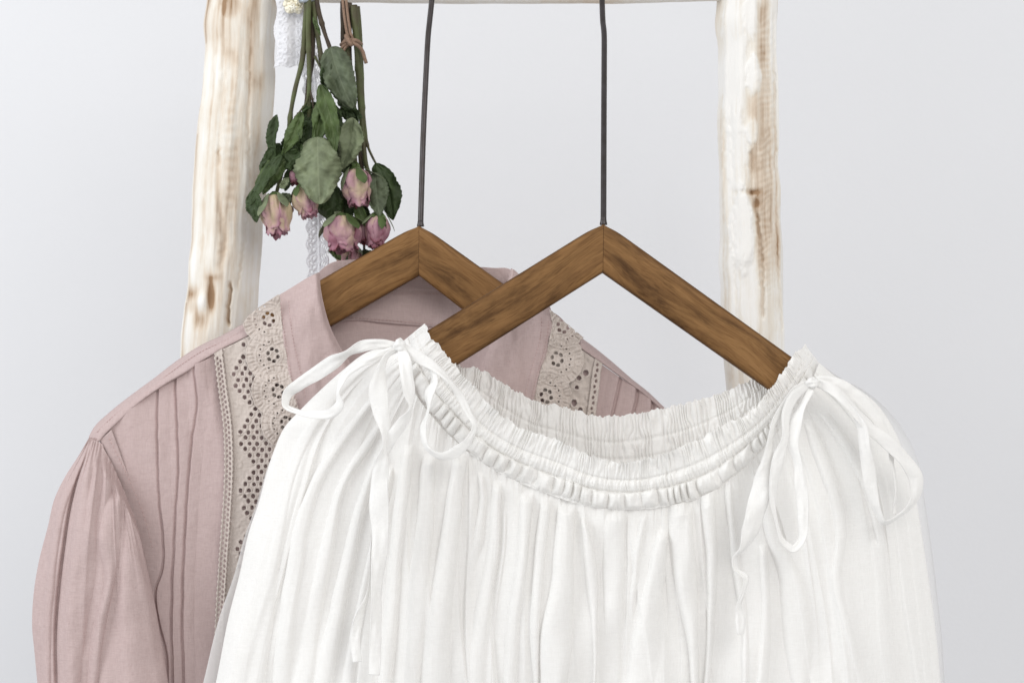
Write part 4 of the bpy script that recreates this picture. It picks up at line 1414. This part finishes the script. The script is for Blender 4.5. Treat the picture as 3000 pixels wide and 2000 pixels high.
# --- ribbons of the bows
def ribbon(pts, label=None, seed=0, n=260, mat=None, parent=None, name='tie'):
    """pts: x, y, depth, half width px, roll in radians (0 = flat to the camera)"""
    q = curve(pts, n)
    x, yv, z = W(q[:, 0], q[:, 1], q[:, 2] - 0.006)
    C = np.stack([x, yv, z], 1)
    T_ = np.gradient(C, axis=0)
    T_ /= np.linalg.norm(T_, axis=1)[:, None]
    side = np.cross(T_, np.array([0, 1.0, 0]))
    side /= np.linalg.norm(side, axis=1)[:, None] + 1e-9
    nor = np.cross(side, T_)
    roll = q[:, 4] + 0.35 * noise2(np.linspace(0, 9, n), np.full(n, seed * 1.3), 221)
    hw = q[:, 3] * 1.22 * S * (1 + 0.08 * noise2(np.linspace(0, 14, n), np.full(n, seed * 2.1), 222))
    m = 17
    s = np.linspace(-1, 1, m)
    dirv = side * np.cos(roll)[:, None] + nor * np.sin(roll)[:, None]
    dirn = -side * np.sin(roll)[:, None] + nor * np.cos(roll)[:, None]
    cup = 0.10 * (1 + noise2(np.linspace(0, 10, n), np.full(n, seed * 0.7), 223))
    Vt = C[:, None] + dirv[:, None] * (s[None, :, None] * hw[:, None, None]) + dirn[:, None] * ((s ** 2)[None, :, None] * (cup * hw)[:, None, None])
    Vt += dirn[:, None] * (0.0007 * noise2(np.linspace(0, 22, n)[:, None] + seed * 5, (s * 1.6)[None] + 3, 225))[..., None]
    # thick stitched margins
    Vt += dirn[:, None] * (0.0003 * np.exp(-((np.abs(s) - 0.85) / 0.12) ** 2))[None, :, None]
    o = link(name, new_mesh(name, Vt, grid_faces(n, m)), mat or M_TIE, parent or white, **(dict(label=label) if label else {}))
    md = o.modifiers.new('thickness', 'SOLIDIFY')
    md.thickness = 0.0007
    md.offset = 0
    return o


A0 = -0.100
ribbon([(1168, 1012, -.098, 7, 0), (1120, 1008, -.100, 12, .2), (1067, 1013, -.100, 13, .1), (1020, 1036, -.098, 12, .9), (975, 1062, -.092, 17, .1), (930, 1092, -.084, 17, 0), (876, 1127, -.078, 14, .3),
        (842, 1158, -.074, 13, 1.0), (838, 1185, -.078, 12, 1.2), (880, 1207, -.085, 9, .9), (930, 1214, -.092, 9, .2), (970, 1210, -.100, 12, .0), (994, 1184, -.104, 11, .6),
        (988, 1150, -.104, 9, 1.0), (1003, 1108, -.104, 9, .3), (1050, 1068, -.104, 10, .2), (1099, 1046, -.104, 11, 0), (1160, 1022, -.102, 8, 0)], 'wide loop of the left bow over the pink collar', 1, 400)
ribbon([(1168, 1018, -.104, 6, .4), (1132, 1045, -.107, 9, .8), (1118, 1080, -.108, 11, .4), (1108, 1140, -.110, 20, 0), (1115, 1200, -.110, 19, .0), (1130, 1262, -.110, 12, .6),
        (1128, 1300, -.110, 8, 1.2), (1120, 1350, -.110, 14, .2), (1112, 1400, -.108, 20, 0), (1110, 1480, -.107, 22, .1), (1114, 1570, -.107, 19, .2), (1106, 1700, -.107, 15, .7), (1102, 1830, -.107, 14, .3), (1096, 1976, -.107, 12, .1)],
       'long tail of the left bow', 2, 340)
ribbon([(1175, 1018, -.106, 8, .2), (1186, 1060, -.112, 15, 0), (1192, 1100, -.114, 15, .2), (1201, 1155, -.114, 13, .4), (1206, 1195, -.113, 9, .9), (1180, 1238, -.111, 14, .2), (1144, 1285, -.109, 14, .1),
        (1118, 1350, -.106, 11, .6), (1108, 1420, -.104, 9, .9), (1100, 1520, -.103, 8, .8), (1090, 1620, -.102, 6, 1.2), (1080, 1734, -.102, 6, 1.2), (1052, 1810, -.103, 11, .3), (1040, 1870, -.103, 12, 0), (1046, 1938, -.103, 10, .2)],
       'narrow tail of the left bow', 3, 340)
ribbon([(1172, 1014, -.104, 9, 0), (1215, 1040, -.108, 13, .3), (1277, 1076, -.110, 11, .6), (1322, 1118, -.110, 10, .9), (1352, 1165, -.108, 9, .6), (1374, 1210, -.108, 8, .8), (1393, 1248, -.109, 8, .9), (1380, 1282, -.110, 9, .5), (1338, 1322, -.110, 12, .2),
        (1290, 1336, -.110, 9, .6), (1254, 1316, -.110, 8, .9), (1238, 1255, -.110, 9, .9), (1253, 1200, -.111, 8, 1.1), (1256, 1155, -.111, 12, .3), (1272, 1112, -.110, 10, .9), (1262, 1082, -.108, 8, .8), (1220, 1050, -.105, 8, .3), (1175, 1022, -.102, 6, .2)],
       'right loop of the left bow hanging over the gathers', 4, 420)


def knot(cx, cy, D, w_, h_, label):
    nu_, nv_ = 40, 28
    a = np.linspace(0, 2 * np.pi, nu_, endpoint=False)
    b = np.linspace(0.02, np.pi - 0.02, nv_)
    A_, B_ = np.meshgrid(a, b)
    r = 1 + 0.10 * np.sin(3 * A_ + 2 * B_) + 0.06 * np.sin(7 * B_ + A_)
    x = cx + w_ * r * np.sin(B_) * np.cos(A_)
    y = cy - h_ * r * np.cos(B_)
    dd_ = D + 0.0075 * r * np.sin(B_) * np.sin(A_)
    V = np.stack(W(x, y, dd_), -1)
    link('knot', new_mesh('knot', V, grid_faces(nv_, nu_, wrap=True)), M_TIE, white, label=label)


knot(1170, 1012, -.109, 17, 20, 'knot of the left bow')
knot(2379, 1122, -.1075, 20, 16, 'knot of the right bow')
ribbon([(2372, 1124, -.102, 9, .3), (2335, 1145, -.106, 12, .5), (2305, 1185, -.108, 12, .3), (2272, 1235, -.110, 10, .8), (2258, 1290, -.112, 9, .8), (2250, 1350, -.112, 14, .3), (2236, 1410, -.112, 22, 0), (2216, 1490, -.112, 22, 0),
        (2198, 1560, -.112, 20, .2), (2175, 1608, -.112, 12, .9), (2150, 1634, -.112, 6, 1.2), (2152, 1662, -.112, 6, 1.1), (2186, 1692, -.112, 8, .8), (2180, 1730, -.112, 6, 1.2), (2166, 1775, -.112, 7, .8), (2170, 1820, -.112, 11, .2), (2169, 1856, -.112, 8, 0)],
       'curling tail of the right bow', 5, 400)
ribbon([(2368, 1130, -.104, 8, .3), (2330, 1158, -.110, 12, .3), (2306, 1205, -.113, 12, .3), (2302, 1286, -.115, 10, .5), (2280, 1350, -.116, 14, .3), (2266, 1426, -.116, 11, .7), (2275, 1517, -.116, 8, 1.0), (2300, 1590, -.116, 9, .7), (2325, 1606, -.116, 8, .3),
        (2342, 1590, -.116, 9, .7), (2352, 1517, -.116, 12, .3), (2346, 1420, -.115, 14, .1), (2336, 1350, -.114, 10, .8), (2322, 1293, -.114, 13, .4), (2332, 1240, -.113, 13, .2), (2348, 1190, -.110, 10, .8), (2376, 1140, -.104, 8, .3)],
       'long hanging loop of the right bow', 6, 420)
ribbon([(2392, 1118, -.102, 9, .2), (2440, 1140, -.104, 13, .3), (2490, 1185, -.104, 15, .3), (2547, 1252, -.102, 13, .5), (2600, 1295, -.100, 15, .2), (2650, 1345, -.096, 16, .3), (2684, 1400, -.092, 17, .2), (2676, 1470, -.090, 11, .7), (2635, 1508, -.092, 7, 1.0), (2590, 1530, -.096, 8, .8),
        (2568, 1490, -.098, 10, .8), (2554, 1440, -.100, 14, .3), (2544, 1370, -.102, 15, .2), (2532, 1310, -.104, 13, .5), (2524, 1250, -.104, 12, .4), (2500, 1205, -.103, 9, .8), (2440, 1150, -.101, 7, .4), (2392, 1124, -.100, 6, .3)],
       'right loop of the right bow over the shoulder', 7, 420)
ribbon([(2390, 1112, -.100, 9, .2), (2450, 1122, -.098, 15, .3), (2505, 1160, -.095, 17, .2), (2560, 1215, -.093, 14, .3), (2602, 1290, -.092, 11, .5), (2615, 1350, -.092, 10, .7), (2624, 1420, -.092, 8, 1.0), (2621, 1505, -.092, 6, .9)],
       'second tail of the right bow', 8, 240)

# ------------------------------------------------------------------ lace ribbon hanging behind the roses
lr = thing('lace_ribbon', 'white openwork lace ribbon hanging from the rail behind the dried roses', 'ribbon', Wv(920, -20, 0.10))
DR = lambda X, Y: 0.098 + 0.003 * noise2(X / 40, Y / 90, 231)
cx_l = lambda Y: np.interp(Y, [-60, 0, 100, 200, 350, 500, 600, 700, 860], [880, 885, 905, 915, 928, 935, 930, 930, 934])
hol = []
for i, yy_ in enumerate(np.arange(-30, 860, 26.0)):
    cx = float(cx_l(yy_))
    for k in range(4):
        s_ = 1 if i % 2 else -1
        hol.append((cx + 12 + k * 5.2, yy_ + s_ * (k - 1.5) * 4, 1.6, 5.5, 0.35 * s_))
    hol.append((cx - 12, yy_ + 6, 2.2, 4.0, 0.6))
    if i % 3:
        hol.append((cx - 21, yy_ - 6, 2.2, 3.0, -0.5))
lace('lower_ribbon', 840, 990, -60, 860, lambda X, Y: (X > cx_l(Y) - 32 - 4 * np.sin(Y / 8.0)) & (X < cx_l(Y) + 32), hol,
     lambda X, Y: 0.00015 * noise2(X / 4, Y / 4, 232) - 0.0008 * np.exp(-((X - cx_l(Y) - 4) / 2.5) ** 2) - 0.0008 * np.exp(-((X - cx_l(Y) - 30) / 2.5) ** 2), 0, M_LACE_WHITE, lr, step=1.2, Df=DR)
hol = []
for yy_ in np.arange(0, 190, 30.0):
    hol += [(822, yy_ + 10, 2.5, 4, .3), (876, yy_ + 4, 2.2, 3.6, -.3), (836, yy_ - 3, 1.6, 2.6, .3)]
lace('folded_end', 780, 910, -50, 205, lambda X, Y: (X > 806 + 5 * np.sin(Y / 19)) & (X < np.interp(Y, [-50, 60, 200], [893, 893, 880])) & (Y < 196 + 3 * np.sin(X / 7)), hol,
     lambda X, Y: 0.0004 * noise2(X / 6, Y / 6, 233) + 0.0035 * noise2(X / 30, Y / 70, 234), -0.018, M_LACE_WHITE, lr, step=1.3, Df=DR)

# cream fabric flower with its small clip
ff = thing('fabric_flower', 'small cream fabric flower pinned at the top of the lace ribbon', 'flower', Wv(865, 8, 0.07))
for k in range(16):
    a0 = k * 2.399
    rad = 8 + 22 * math.sqrt(k / 16)
    px_, py_ = 866 + rad * math.cos(a0), 4 + rad * math.sin(a0) * 0.95
    g = np.linspace(-1, 1, 12)
    U_, V_ = np.meshgrid(g, g)
    rr = np.clip(np.hypot(U_, V_), 0, 1.4)
    q = 1 / np.maximum(1, rr * 1.0)
    ux, vy = U_ * q, V_ * q
    r_ = np.hypot(ux, vy)
    dd_ = 0.068 - 0.003 * math.cos(k) + 0.0045 * r_ ** 2 + 0.0015 * np.sin(5 * np.arctan2(vy, ux) + k)
    sheet('petal', np.stack([px_ + ux * 14 * (1 + .1 * np.sin(k)), py_ + vy * 14, dd_ + 0 * ux], -1), M_CREAM, ff, thick=0.0004)
V, F = tube_np(np.array([W(878, 2, .064), W(895, 0, .062), W(915, -3, .064), W(925, -8, .072)]), [.0022, .0028, .0028, .002], 12)
link('clip', new_mesh('clip', V, F), M_CLIP, ff)


# ------------------------------------------------------------------ dried roses
def stem(parent, pts, r0, r1, mat=None, label=None):
    c = pxcurve3(pts, 70)
    n = len(c)
    R = np.linspace(r0, r1, n) * (1 + 0.12 * noise2(np.linspace(0, 14, n), np.full(n, r2.random() * 50), 241))
    for kx in (0.3, 0.62, 0.85):
        R = R + 0.0006 * np.exp(-((np.linspace(0, 1, n) - kx) / 0.015) ** 2)
    V, F = tube_np(c, R, 10)
    me = new_mesh('stem', V, F)
    return link('stem', me, mat or M_STEM, parent)


def leaf(parent, base, tip, wpx, mat, D, curl=0.3, fold=0.5, bend=0.0, seed=0, turn=0.0):
    blunt = 1.15 if wpx > 90 else 0.85
    """serrated rose leaf from base to tip; wpx = full width, fold = V along the midrib, turn = roll about the midrib"""
    nu_, nv_ = 33, 60
    v = np.linspace(0, 1, nv_)
    s = np.linspace(-1, 1, nu_)
    bx, by = base
    tx, ty = tip
    L = math.hypot(tx - bx, ty - by)
    dx, dy = (tx - bx) / L, (ty - by) / L
    nx, ny = -dy, dx
    prof = np.sin(np.pi * np.clip(v, 0, 1) ** (0.85 if wpx > 90 else blunt)) ** (0.5 if wpx > 90 else 0.7) * (1 - 0.2 * v) * (1 + 0.14 * noise2(v * 3.3 + seed, v * 0 + seed * 1.9, 254))
    prof = prof / prof.max()
    saw = 1 - 0.09 * (((v * 12 + seed) % 1.0))
    hw = wpx / 2 * prof * saw
    Sg, Vg = np.meshgrid(s, v)
    px0 = bx + by
    HW = hw[:, None]
    ct, st = math.cos(turn), math.sin(turn)
    lat = Sg * HW
    rip = 0.50 * noise2(Vg * 5 + seed * 3.1, Sg * 2 + seed, 251) + 0.16 * noise2(Vg * 12 + seed, Sg * 4, 252)
    hgt = -1.2 * fold * np.abs(Sg) * HW * 0.8 + rip * HW * np.abs(Sg) * 1.4 + curl * HW * np.abs(Sg) ** 3
    rl_ = math.sin(seed * 12.9)
    hgt = hgt + (0.9 * rl_) * HW * np.clip(Sg * (1 if rl_ > 0 else -1), 0, 1) ** 2 * np.sin(np.pi * Vg)
    # side veins as fine furrows
    vein = np.abs(((Vg * 7 - np.abs(Sg) * 1.3) % 1.0) - 0.5)
    vn = np.exp(-((vein - 0.5) / 0.06) ** 2) * 0.5 + np.exp(-(Sg * HW / 1.6) ** 2)
    hgt = hgt - 1.3 * np.exp(-((vein - 0.5) / 0.12) ** 2) + 2.2 * noise2(px0 / 14.0 + Vg * 9, Sg * 3 + seed, 255)
    cam_n = lat * st + hgt * ct
    lat2 = lat * ct - hgt * st
    bnd = bend * np.sin(np.pi * v)[:, None] * L * 0.25
    px_ = bx + dx * L * Vg + nx * (lat2 + bnd)
    py_ = by + dy * L * Vg + ny * (lat2 + bnd)
    arch = -0.06 * L * np.sin(np.pi * Vg) + 0.22 * L * Vg ** 2 * math.sin(seed * 7.7) + 0.06 * L * noise2(np.full_like(Vg, seed), Vg * 4, 253)
    d_ = D + (-cam_n * -1 + arch) * S
    return sheet('leaf', np.stack([px_, py_, d_], -1), mat, parent, attr={'vein': np.clip(vn, 0, 1) * 0.25}, thick=0.0004)


def rose(parent, base, tip, wpx, D, seed, tone=0.0):
    """a dried bud hanging head-down: layered petals round an axis with sepals at the calyx"""
    B = Wv(*base, D)
    Tt = Wv(*tip, D - 0.004)
    ax = (Tt - B)
    L = ax.length
    ax.normalize()
    e1 = ax.cross(Vector((0, 1, 0))).normalized()
    e2 = ax.cross(e1).normalized()
    R = wpx / 2 * S * 1.03
    rs = random.Random(seed)
    bud = None
    layers = [(3, 0.55, 1.00, 2.6), (3, 0.72, 1.02, 2.5), (3, 0.87, 0.98, 2.5), (4, 1.0, 0.90, 1.9)]
    core_V, core_F = None, None
    first = True
    root = None
    for li, (cnt, rs_, ln, spread) in enumerate(layers):
        for k in range(cnt):
            ph = 2 * math.pi * (k + rs.uniform(-.18, .18)) / cnt + li * 0.7 + seed
            nu_, nv_ = 22, 26
            v = np.linspace(0, 1, nv_)[:, None]
            s = np.linspace(-1, 1, nu_)[None]
            length = L * ln * (1 + rs.uniform(-.06, .06))
            halfw = spread / 2 * (0.55 + 0.45 * np.sin(np.clip(v, 0, 1) * np.pi * 0.75))
            th = ph + s * halfw
            prof = np.sin(np.pi * (0.06 + 0.76 * v ** 0.85)) ** 0.75
            neck = 1 - 0.10 * np.exp(-((v - 0.86) / 0.10) ** 2)
            flare = 0.10 * np.clip((v - 0.84) / 0.16, 0, 1) ** 1.5 * (0.5 + rs.random())
            rad = R * rs_ * prof * neck + R * flare + R * 0.06 * (1 - np.abs(s)) * (v > 0) + 0 * s
            jag = noise2(s * 7 + seed * 3 + k * 5 + li, v * 0 + k, 261)
            tipcut = 1 - 0.26 * np.abs(s) ** 2.2 + 0.045 * jag
            zz = length * v * tipcut
            crk = 0.085 * noise2(th * 3.0 + seed, v * 3, 262) + 0.06 * noise2(th * 9 + k, v * 5, 263)
            rad = rad * (1 + crk) + R * 0.14 * np.clip(v - 0.8, 0, 1) * noise2(s * 9 + k, v * 3 + seed, 264) * 5 * 0.4
            # free side edge peels outwards
            rad = rad + R * 0.17 * np.clip(s - 0.6, 0, 1) / 0.4 * np.sin(np.pi * v)
            Bv, a1, a2, a3 = np.array(B), np.array(e1), np.array(e2), np.array(ax)
            V = Bv + a3 * zz[..., None] + (a1 * np.cos(th)[..., None] + a2 * np.sin(th)[..., None]) * rad[..., None]
            tn = tone + 0.19 + (0.30 + 0.12 * (k % 2)) * v ** 0.9 + 0.24 * np.clip((v - 0.86) / 0.14, 0, 1) ** 1.5 + 0.34 * np.clip((np.abs(s) - .82) / .18, 0, 1) + 0.28 * noise2(s * 1.5 + k * 2, v * 2 + seed + li, 265) - 0.05 * li
            me = new_mesh('petal', V, grid_faces(nv_, nu_))
            at = me.attributes.new('tone', 'FLOAT', 'POINT')
            at.data.foreach_set('value', tn.astype(np.float32).ravel())
            if root is None:
                # receptacle carries the petals
                q = np.array([B + ax * (-0.0035 + 0.008 * j / 9) for j in range(10)])
                rr = R * np.array([.12, .2, .3, .38, .42, .44, .42, .38, .3, .1])
                rv, rf = tube_np(q, rr, 16)
                root = link('rose_bud', new_mesh('rose_bud', rv, rf), M_LEAF_MID, parent)
            o = link('petal', me, M_PETAL, None)
            o.parent = root
            md = o.modifiers.new('t', 'SOLIDIFY')
            md.thickness = 0.0004
    # sepals
    for k in range(5):
        ph = 2 * math.pi * k / 5 + seed * 1.7
        nu_, nv_ = 9, 20
        v = np.linspace(0, 1, nv_)[:, None]
        s = np.linspace(-1, 1, nu_)[None]
        wd = 0.30 * np.sin(np.pi * np.clip(v * 0.9 + 0.12, 0, 1)) ** 0.8
        th = ph + s * wd
        lift = rs.uniform(0.05, 0.8)
        rad = R * (0.35 + 0.85 * np.sin(np.pi * (0.05 + 0.5 * v)) ** 0.8) + R * lift * v ** 2
        zz = L * (0.34 + 0.28 * rs.random()) * v - 0.001
        Bv, a1, a2, a3 = np.array(B), np.array(e1), np.array(e2), np.array(ax)
        V = Bv + a3 * (zz + 0 * s)[..., None] + (a1 * np.cos(th)[..., None] + a2 * np.sin(th)[..., None]) * (rad + 0 * s)[..., None]
        me = new_mesh('sepal', V, grid_faces(nv_, nu_))
        o = link('sepal', me, M_LEAF_MID if k % 2 else M_LEAF_PALE, None)
        o.parent = root
        md = o.modifiers.new('t', 'SOLIDIFY')
        md.thickness = 0.0004
    return root


M_ST2 = simple('dried_brown_stem', (0.075, 0.055, 0.03), rough=0.65, bump=0.4, bscale=900, var=(0.035, 0.022, 0.016), vscale=80)
D1 = 0.066
b1 = thing('rose_bunch', 'bunch of dried pink roses hanging head-down beside the left post, clipped at the lace flower', 'dried flowers', Wv(908, 0, D1),
           'dried rose bunches hanging from the rail')
b1.location = Wv(908, 0, D1)


class Wrap:  # parts are written in world coordinates, moved under their thing
    pass


stem(b1, [(903, -30, D1), (893, 90, D1), (885, 180, D1), (865, 260, D1), (852, 330, D1), (842, 430, D1), (822, 520, D1), (808, 572, D1)], .0027, .0018)
stem(b1, [(906, -30, D1 - .003), (903, 90, D1 - .003), (905, 180, D1 - .003), (906, 300, D1 - .003), (905, 370, D1), (895, 450, D1), (884, 500, D1), (884, 548, D1)], .0025, .0016)
stem(b1, [(912, -30, D1 + .004), (916, 90, D1 + .004), (914, 180, D1 + .004), (902, 260, D1 + .004), (895, 330, D1 + .004), (890, 400, D1 + .006)], .0030, .0016, M_ST2)
stem(b1, [(914, -30, D1), (925, 70, D1), (938, 150, D1), (950, 230, D1), (958, 320, D1 + .004), (965, 420, D1 + .006), (985, 560, D1 + .008), (1000, 640, D1 + .004)], .0026, .0015)
stem(b1, [(920, -30, D1), (935, 40, D1), (952, 100, D1), (966, 140, D1), (985, 220, D1 - .004), (995, 300, D1 - .004)], .0029, .0008, M_ST2)
stem(b1, [(905, 250, D1 - .004), (897, 300, D1 - .006), (880, 325, D1 - .006), (862, 345, D1 - .006)], .0012, .0007)
stem(b1, [(908, 265, D1 - .004), (915, 290, D1 - .006), (920, 320, D1 - .006), (935, 350, D1 - .006)], .0010, .0006, M_ST2)
stem(b1, [(922, 165, D1 - .003), (935, 190, D1 - .003), (945, 210, D1 - .002)], .0013, .0009)
for bs, tp, w_, m_, D, cu, fo, be, tu in [
    ((968, 138), (1034, 318), 98, M_LEAF_GREY, .050, .25, .25, .12, 0.1),
    ((966, 150), (955, 285), 42, M_LEAF_DARK, .058, .3, .7, .1, 0.3),
    ((938, 248), (984, 448), 62, M_LEAF_MID, .050, .35, .6, -.15, 0.2),
    ((958, 270), (925, 445), 50, M_LEAF_MID, .055, .35, .6, .15, -.3),
    ((922, 340), (895, 450), 66, M_LEAF_DARK, .060, .2, .3, 0, 0.1),
    ((930, 402), (938, 598), 150, M_LEAF_PALE, .044, .30, .25, .04, 0),
    ((1034, 345), (1000, 500), 84, M_LEAF_PALE, .052, .4, .5, -.15, .35),
    ((812, 336), (802, 480), 44, M_LEAF_DARK, .066, .5, .9, .12, .5),
    ((884, 328), (826, 455), 48, M_LEAF_MID, .054, .4, .7, -.1, -.2),
    ((838, 440), (882, 502), 66, M_LEAF_DARK, .058, .2, .4, 0, .1),
    ((862, 372), (850, 480), 62, M_LEAF_DARK, .062, .2, .4, 0, .3),
    ((826, 455), (732, 602), 46, M_LEAF_DARK, .056, .7, .8, .2, .4),
    ((842, 462), (770, 570), 42, M_LEAF_MID, .060, .7, .7, .1, -.5),
    ((742, 560), (752, 652), 56, M_LEAF_DARK, .050, .5, .6, .1, .2),
    ((985, 545), (968, 660), 70, M_LEAF_DARK, .068, .2, .4, .1, .1),
    ((900, 460), (872, 545), 54, M_LEAF_DARK, .064, .2, .4, 0, .3),
    ((862, 400), (905, 505), 74, M_LEAF_DARK, .060, .5, .6, .2, .3),
    ((820, 420), (765, 540), 50, M_LEAF_DARK, .064, .6, .8, .2, -.3),
    ((790, 470), (728, 585), 44, M_LEAF_MID, .058, .6, .9, -.2, .5),
    ((985, 400), (1030, 520), 70, M_LEAF_DARK, .066, .5, .6, .2, .3),
    ((925, 300), (880, 400), 52, M_LEAF_DARK, .066, .5, .7, .2, -.3),
    ((1000, 270), (1050, 360), 54, M_LEAF_DARK, .070, .5, .7, .2, .3),
    ((870, 480), (835, 560), 46, M_LEAF_DARK, .064, .5, .7, .2, .3),
    ((905, 372), (915, 470), 78, M_LEAF_DARK, .062, .3, .5, .1, .2),
    ((958, 300), (1000, 420), 66, M_LEAF_DARK, .062, .3, .5, .1, -.2),
    ((880, 440), (850, 520), 60, M_LEAF_DARK, .066, .3, .5, .1, -.2),
    ((945, 560), (960, 640), 60, M_LEAF_DARK, .072, .3, .5, .1, -.2),
    ((918, 50), (940, 105), 15, M_LEAF_MID, .055, .3, .7, 0, .2),
    ((822, 552), (846, 520), 26, M_LEAF_PALE, .052, .3, .5, 0, .2),
    ((826, 566), (852, 590), 34, M_LEAF_GREY, .052, .3, .6, 0, .4)]:
    leaf(b1, bs, tp, w_, m_, D, cu, fo, be, seed=bs[0] * 0.37 + bs[1] * .11, turn=tu)
rose(b1, (803, 572), (818, 688), 86, .054, 1.3, -.02)
rose(b1, (882, 548), (908, 634), 68, .056, 4.1, .0)
rose(b1, (872, 500), (862, 540), 36, .064, 9.0, .3)

D2 = 0.075
b2 = thing('rose_bunch', 'twine-tied bunch of dried pink roses hanging head-down nearer the rear hanger', 'dried flowers', Wv(1030, 10, D2),
           'dried rose bunches hanging from the rail')
stem(b2, [(1005, 5, D2), (1005, 80, D2), (1006, 140, D2), (1012, 260, D2), (1030, 400, D2), (1040, 460, D2), (1044, 500, D2)], .0026, .0017, M_ST2)
stem(b2, [(1022, 10, D2 + .004), (1022, 150, D2), (1035, 300, D2 + .004), (1050, 420, D2 + .004), (1060, 490, D2 + .004), (1066, 640, D2 + .01), (1067, 765, D2 + .01)], .0030, .0012, M_ST2)
stem(b2, [(1036, 16, D2 - .004), (1042, 90, D2 - .004), (1048, 160, D2 - .004), (1056, 300, D2), (1064, 400, D2), (1072, 480, D2), (1098, 560, D2 + .004), (1108, 632, D2)], .0036, .0016)
stem(b2, [(1046, 20, D2 + .002), (1056, 130, D2 + .002), (1060, 220, D2 + .002), (1070, 380, D2), (1078, 430, D2), (1092, 462, D2), (1106, 488, D2)], .0026, .0011)
stem(b2, [(1015, 130, D2 - .004), (1024, 220, D2 - .003), (1028, 330, D2), (1020, 440, D2), (1005, 560, D2), (1002, 640, D2 - .01)], .0026, .0014)
# twine binding with two loose ends
parts = []
for off_ in (-0.0016, 0.0016):
    q = pxcurve3([(1003, -60, .10), (1008, -10, .072), (1013, 40, .068), (1020, 90, .066), (1026, 125, .066), (1012, 135, .066), (1001, 150, .066), (999, 165, .068)], 90)
    q[:, 0] += off_
    parts.append(tube_np(q, 0.0013, 8))
parts.append(tube_np(pxcurve3([(1010, 118, .068), (1028, 126, .062), (1048, 134, .062), (1062, 150, .064), (1068, 170, .064), (1073, 186, .064)], 60), 0.0017, 8))
parts.append(tube_np(pxcurve3([(1000, 132, .075), (1012, 122, .066), (1030, 118, .064), (1048, 122, .066), (1058, 130, .078)], 60), 0.0020, 8))
parts.append(tube_np(pxcurve3([(1014, 105, .066), (1020, 118, .061), (1030, 130, .061), (1036, 118, .064)], 40), 0.0022, 8))
V, F = join(parts)
link('twine', new_mesh('twine', V, F), M_TWINE, b2)
for bs, tp, w_, m_, D, cu, fo, be, tu in [
    ((996, 318), (1062, 345), 46, M_LEAF_DARK, .066, .4, .5, .2, .1),
    ((1102, 478), (1152, 645), 78, M_LEAF_DARK, .062, .4, .6, -.25, .2),
    ((1098, 505), (1112, 634), 76, M_LEAF_GREY, .058, .3, .3, .05, -.1),
    ((1004, 560), (1008, 665), 82, M_LEAF_DARK, .074, .2, .4, 0, 0),
    ((1046, 598), (1076, 665), 38, M_LEAF_MID, .062, .4, .5, .1, .2),
    ((1060, 600), (1084, 690), 54, M_LEAF_DARK, .070, .4, .5, .1, .2),
    ((972, 715), (998, 762), 34, M_LEAF_MID, .064, .4, .5, .1, .2),
    ((1006, 720), (1008, 800), 40, M_LEAF_DARK, .080, .4, .5, .1, .2),
    ((1090, 690), (1128, 728), 34, M_LEAF_DARK, .082, .4, .5, .1, .2),
    ((1060, 735), (1104, 760), 32, M_LEAF_DARK, .084, .4, .5, .1, .2),
    ((1036, 470), (1048, 512), 26, M_LEAF_MID, .056, .3, .5, 0, .2),
    ((1034, 498), (1062, 508), 28, M_LEAF_PALE, .052, .3, .5, 0, .2),
    ((1106, 622), (1092, 672), 34, M_LEAF_MID, .056, .3, .5, 0, .2),
    ((1114, 622), (1128, 682), 32, M_LEAF_MID, .056, .3, .5, 0, .3),
    ((980, 622), (1012, 638), 20, M_LEAF_PALE, .056, .3, .5, 0, .2)]:
    leaf(b2, bs, tp, w_, m_, D, cu, fo, be, seed=bs[0] * 0.37 + bs[1] * .11, turn=tu)
rose(b2, (1042, 496), (1052, 604), 84, .058, 2.2, .06)
rose(b2, (1000, 634), (1005, 738), 102, .056, 5.7, .12)
rose(b2, (1112, 628), (1098, 728), 66, .062, 7.4, .2)
rose(b2, (1070, 650), (1062, 712), 48, .072, 3.6, .35)
rose(b2, (1024, 715), (1012, 800), 66, .088, 6.3, .15)

# every part was written in world coordinates: give it its place under its thing
for o in SC.objects:
    if o.parent is not None and o.parent.parent is not None and o.name.split('.')[0] in ('petal', 'sepal'):
        o.location = (0, 0, 0)
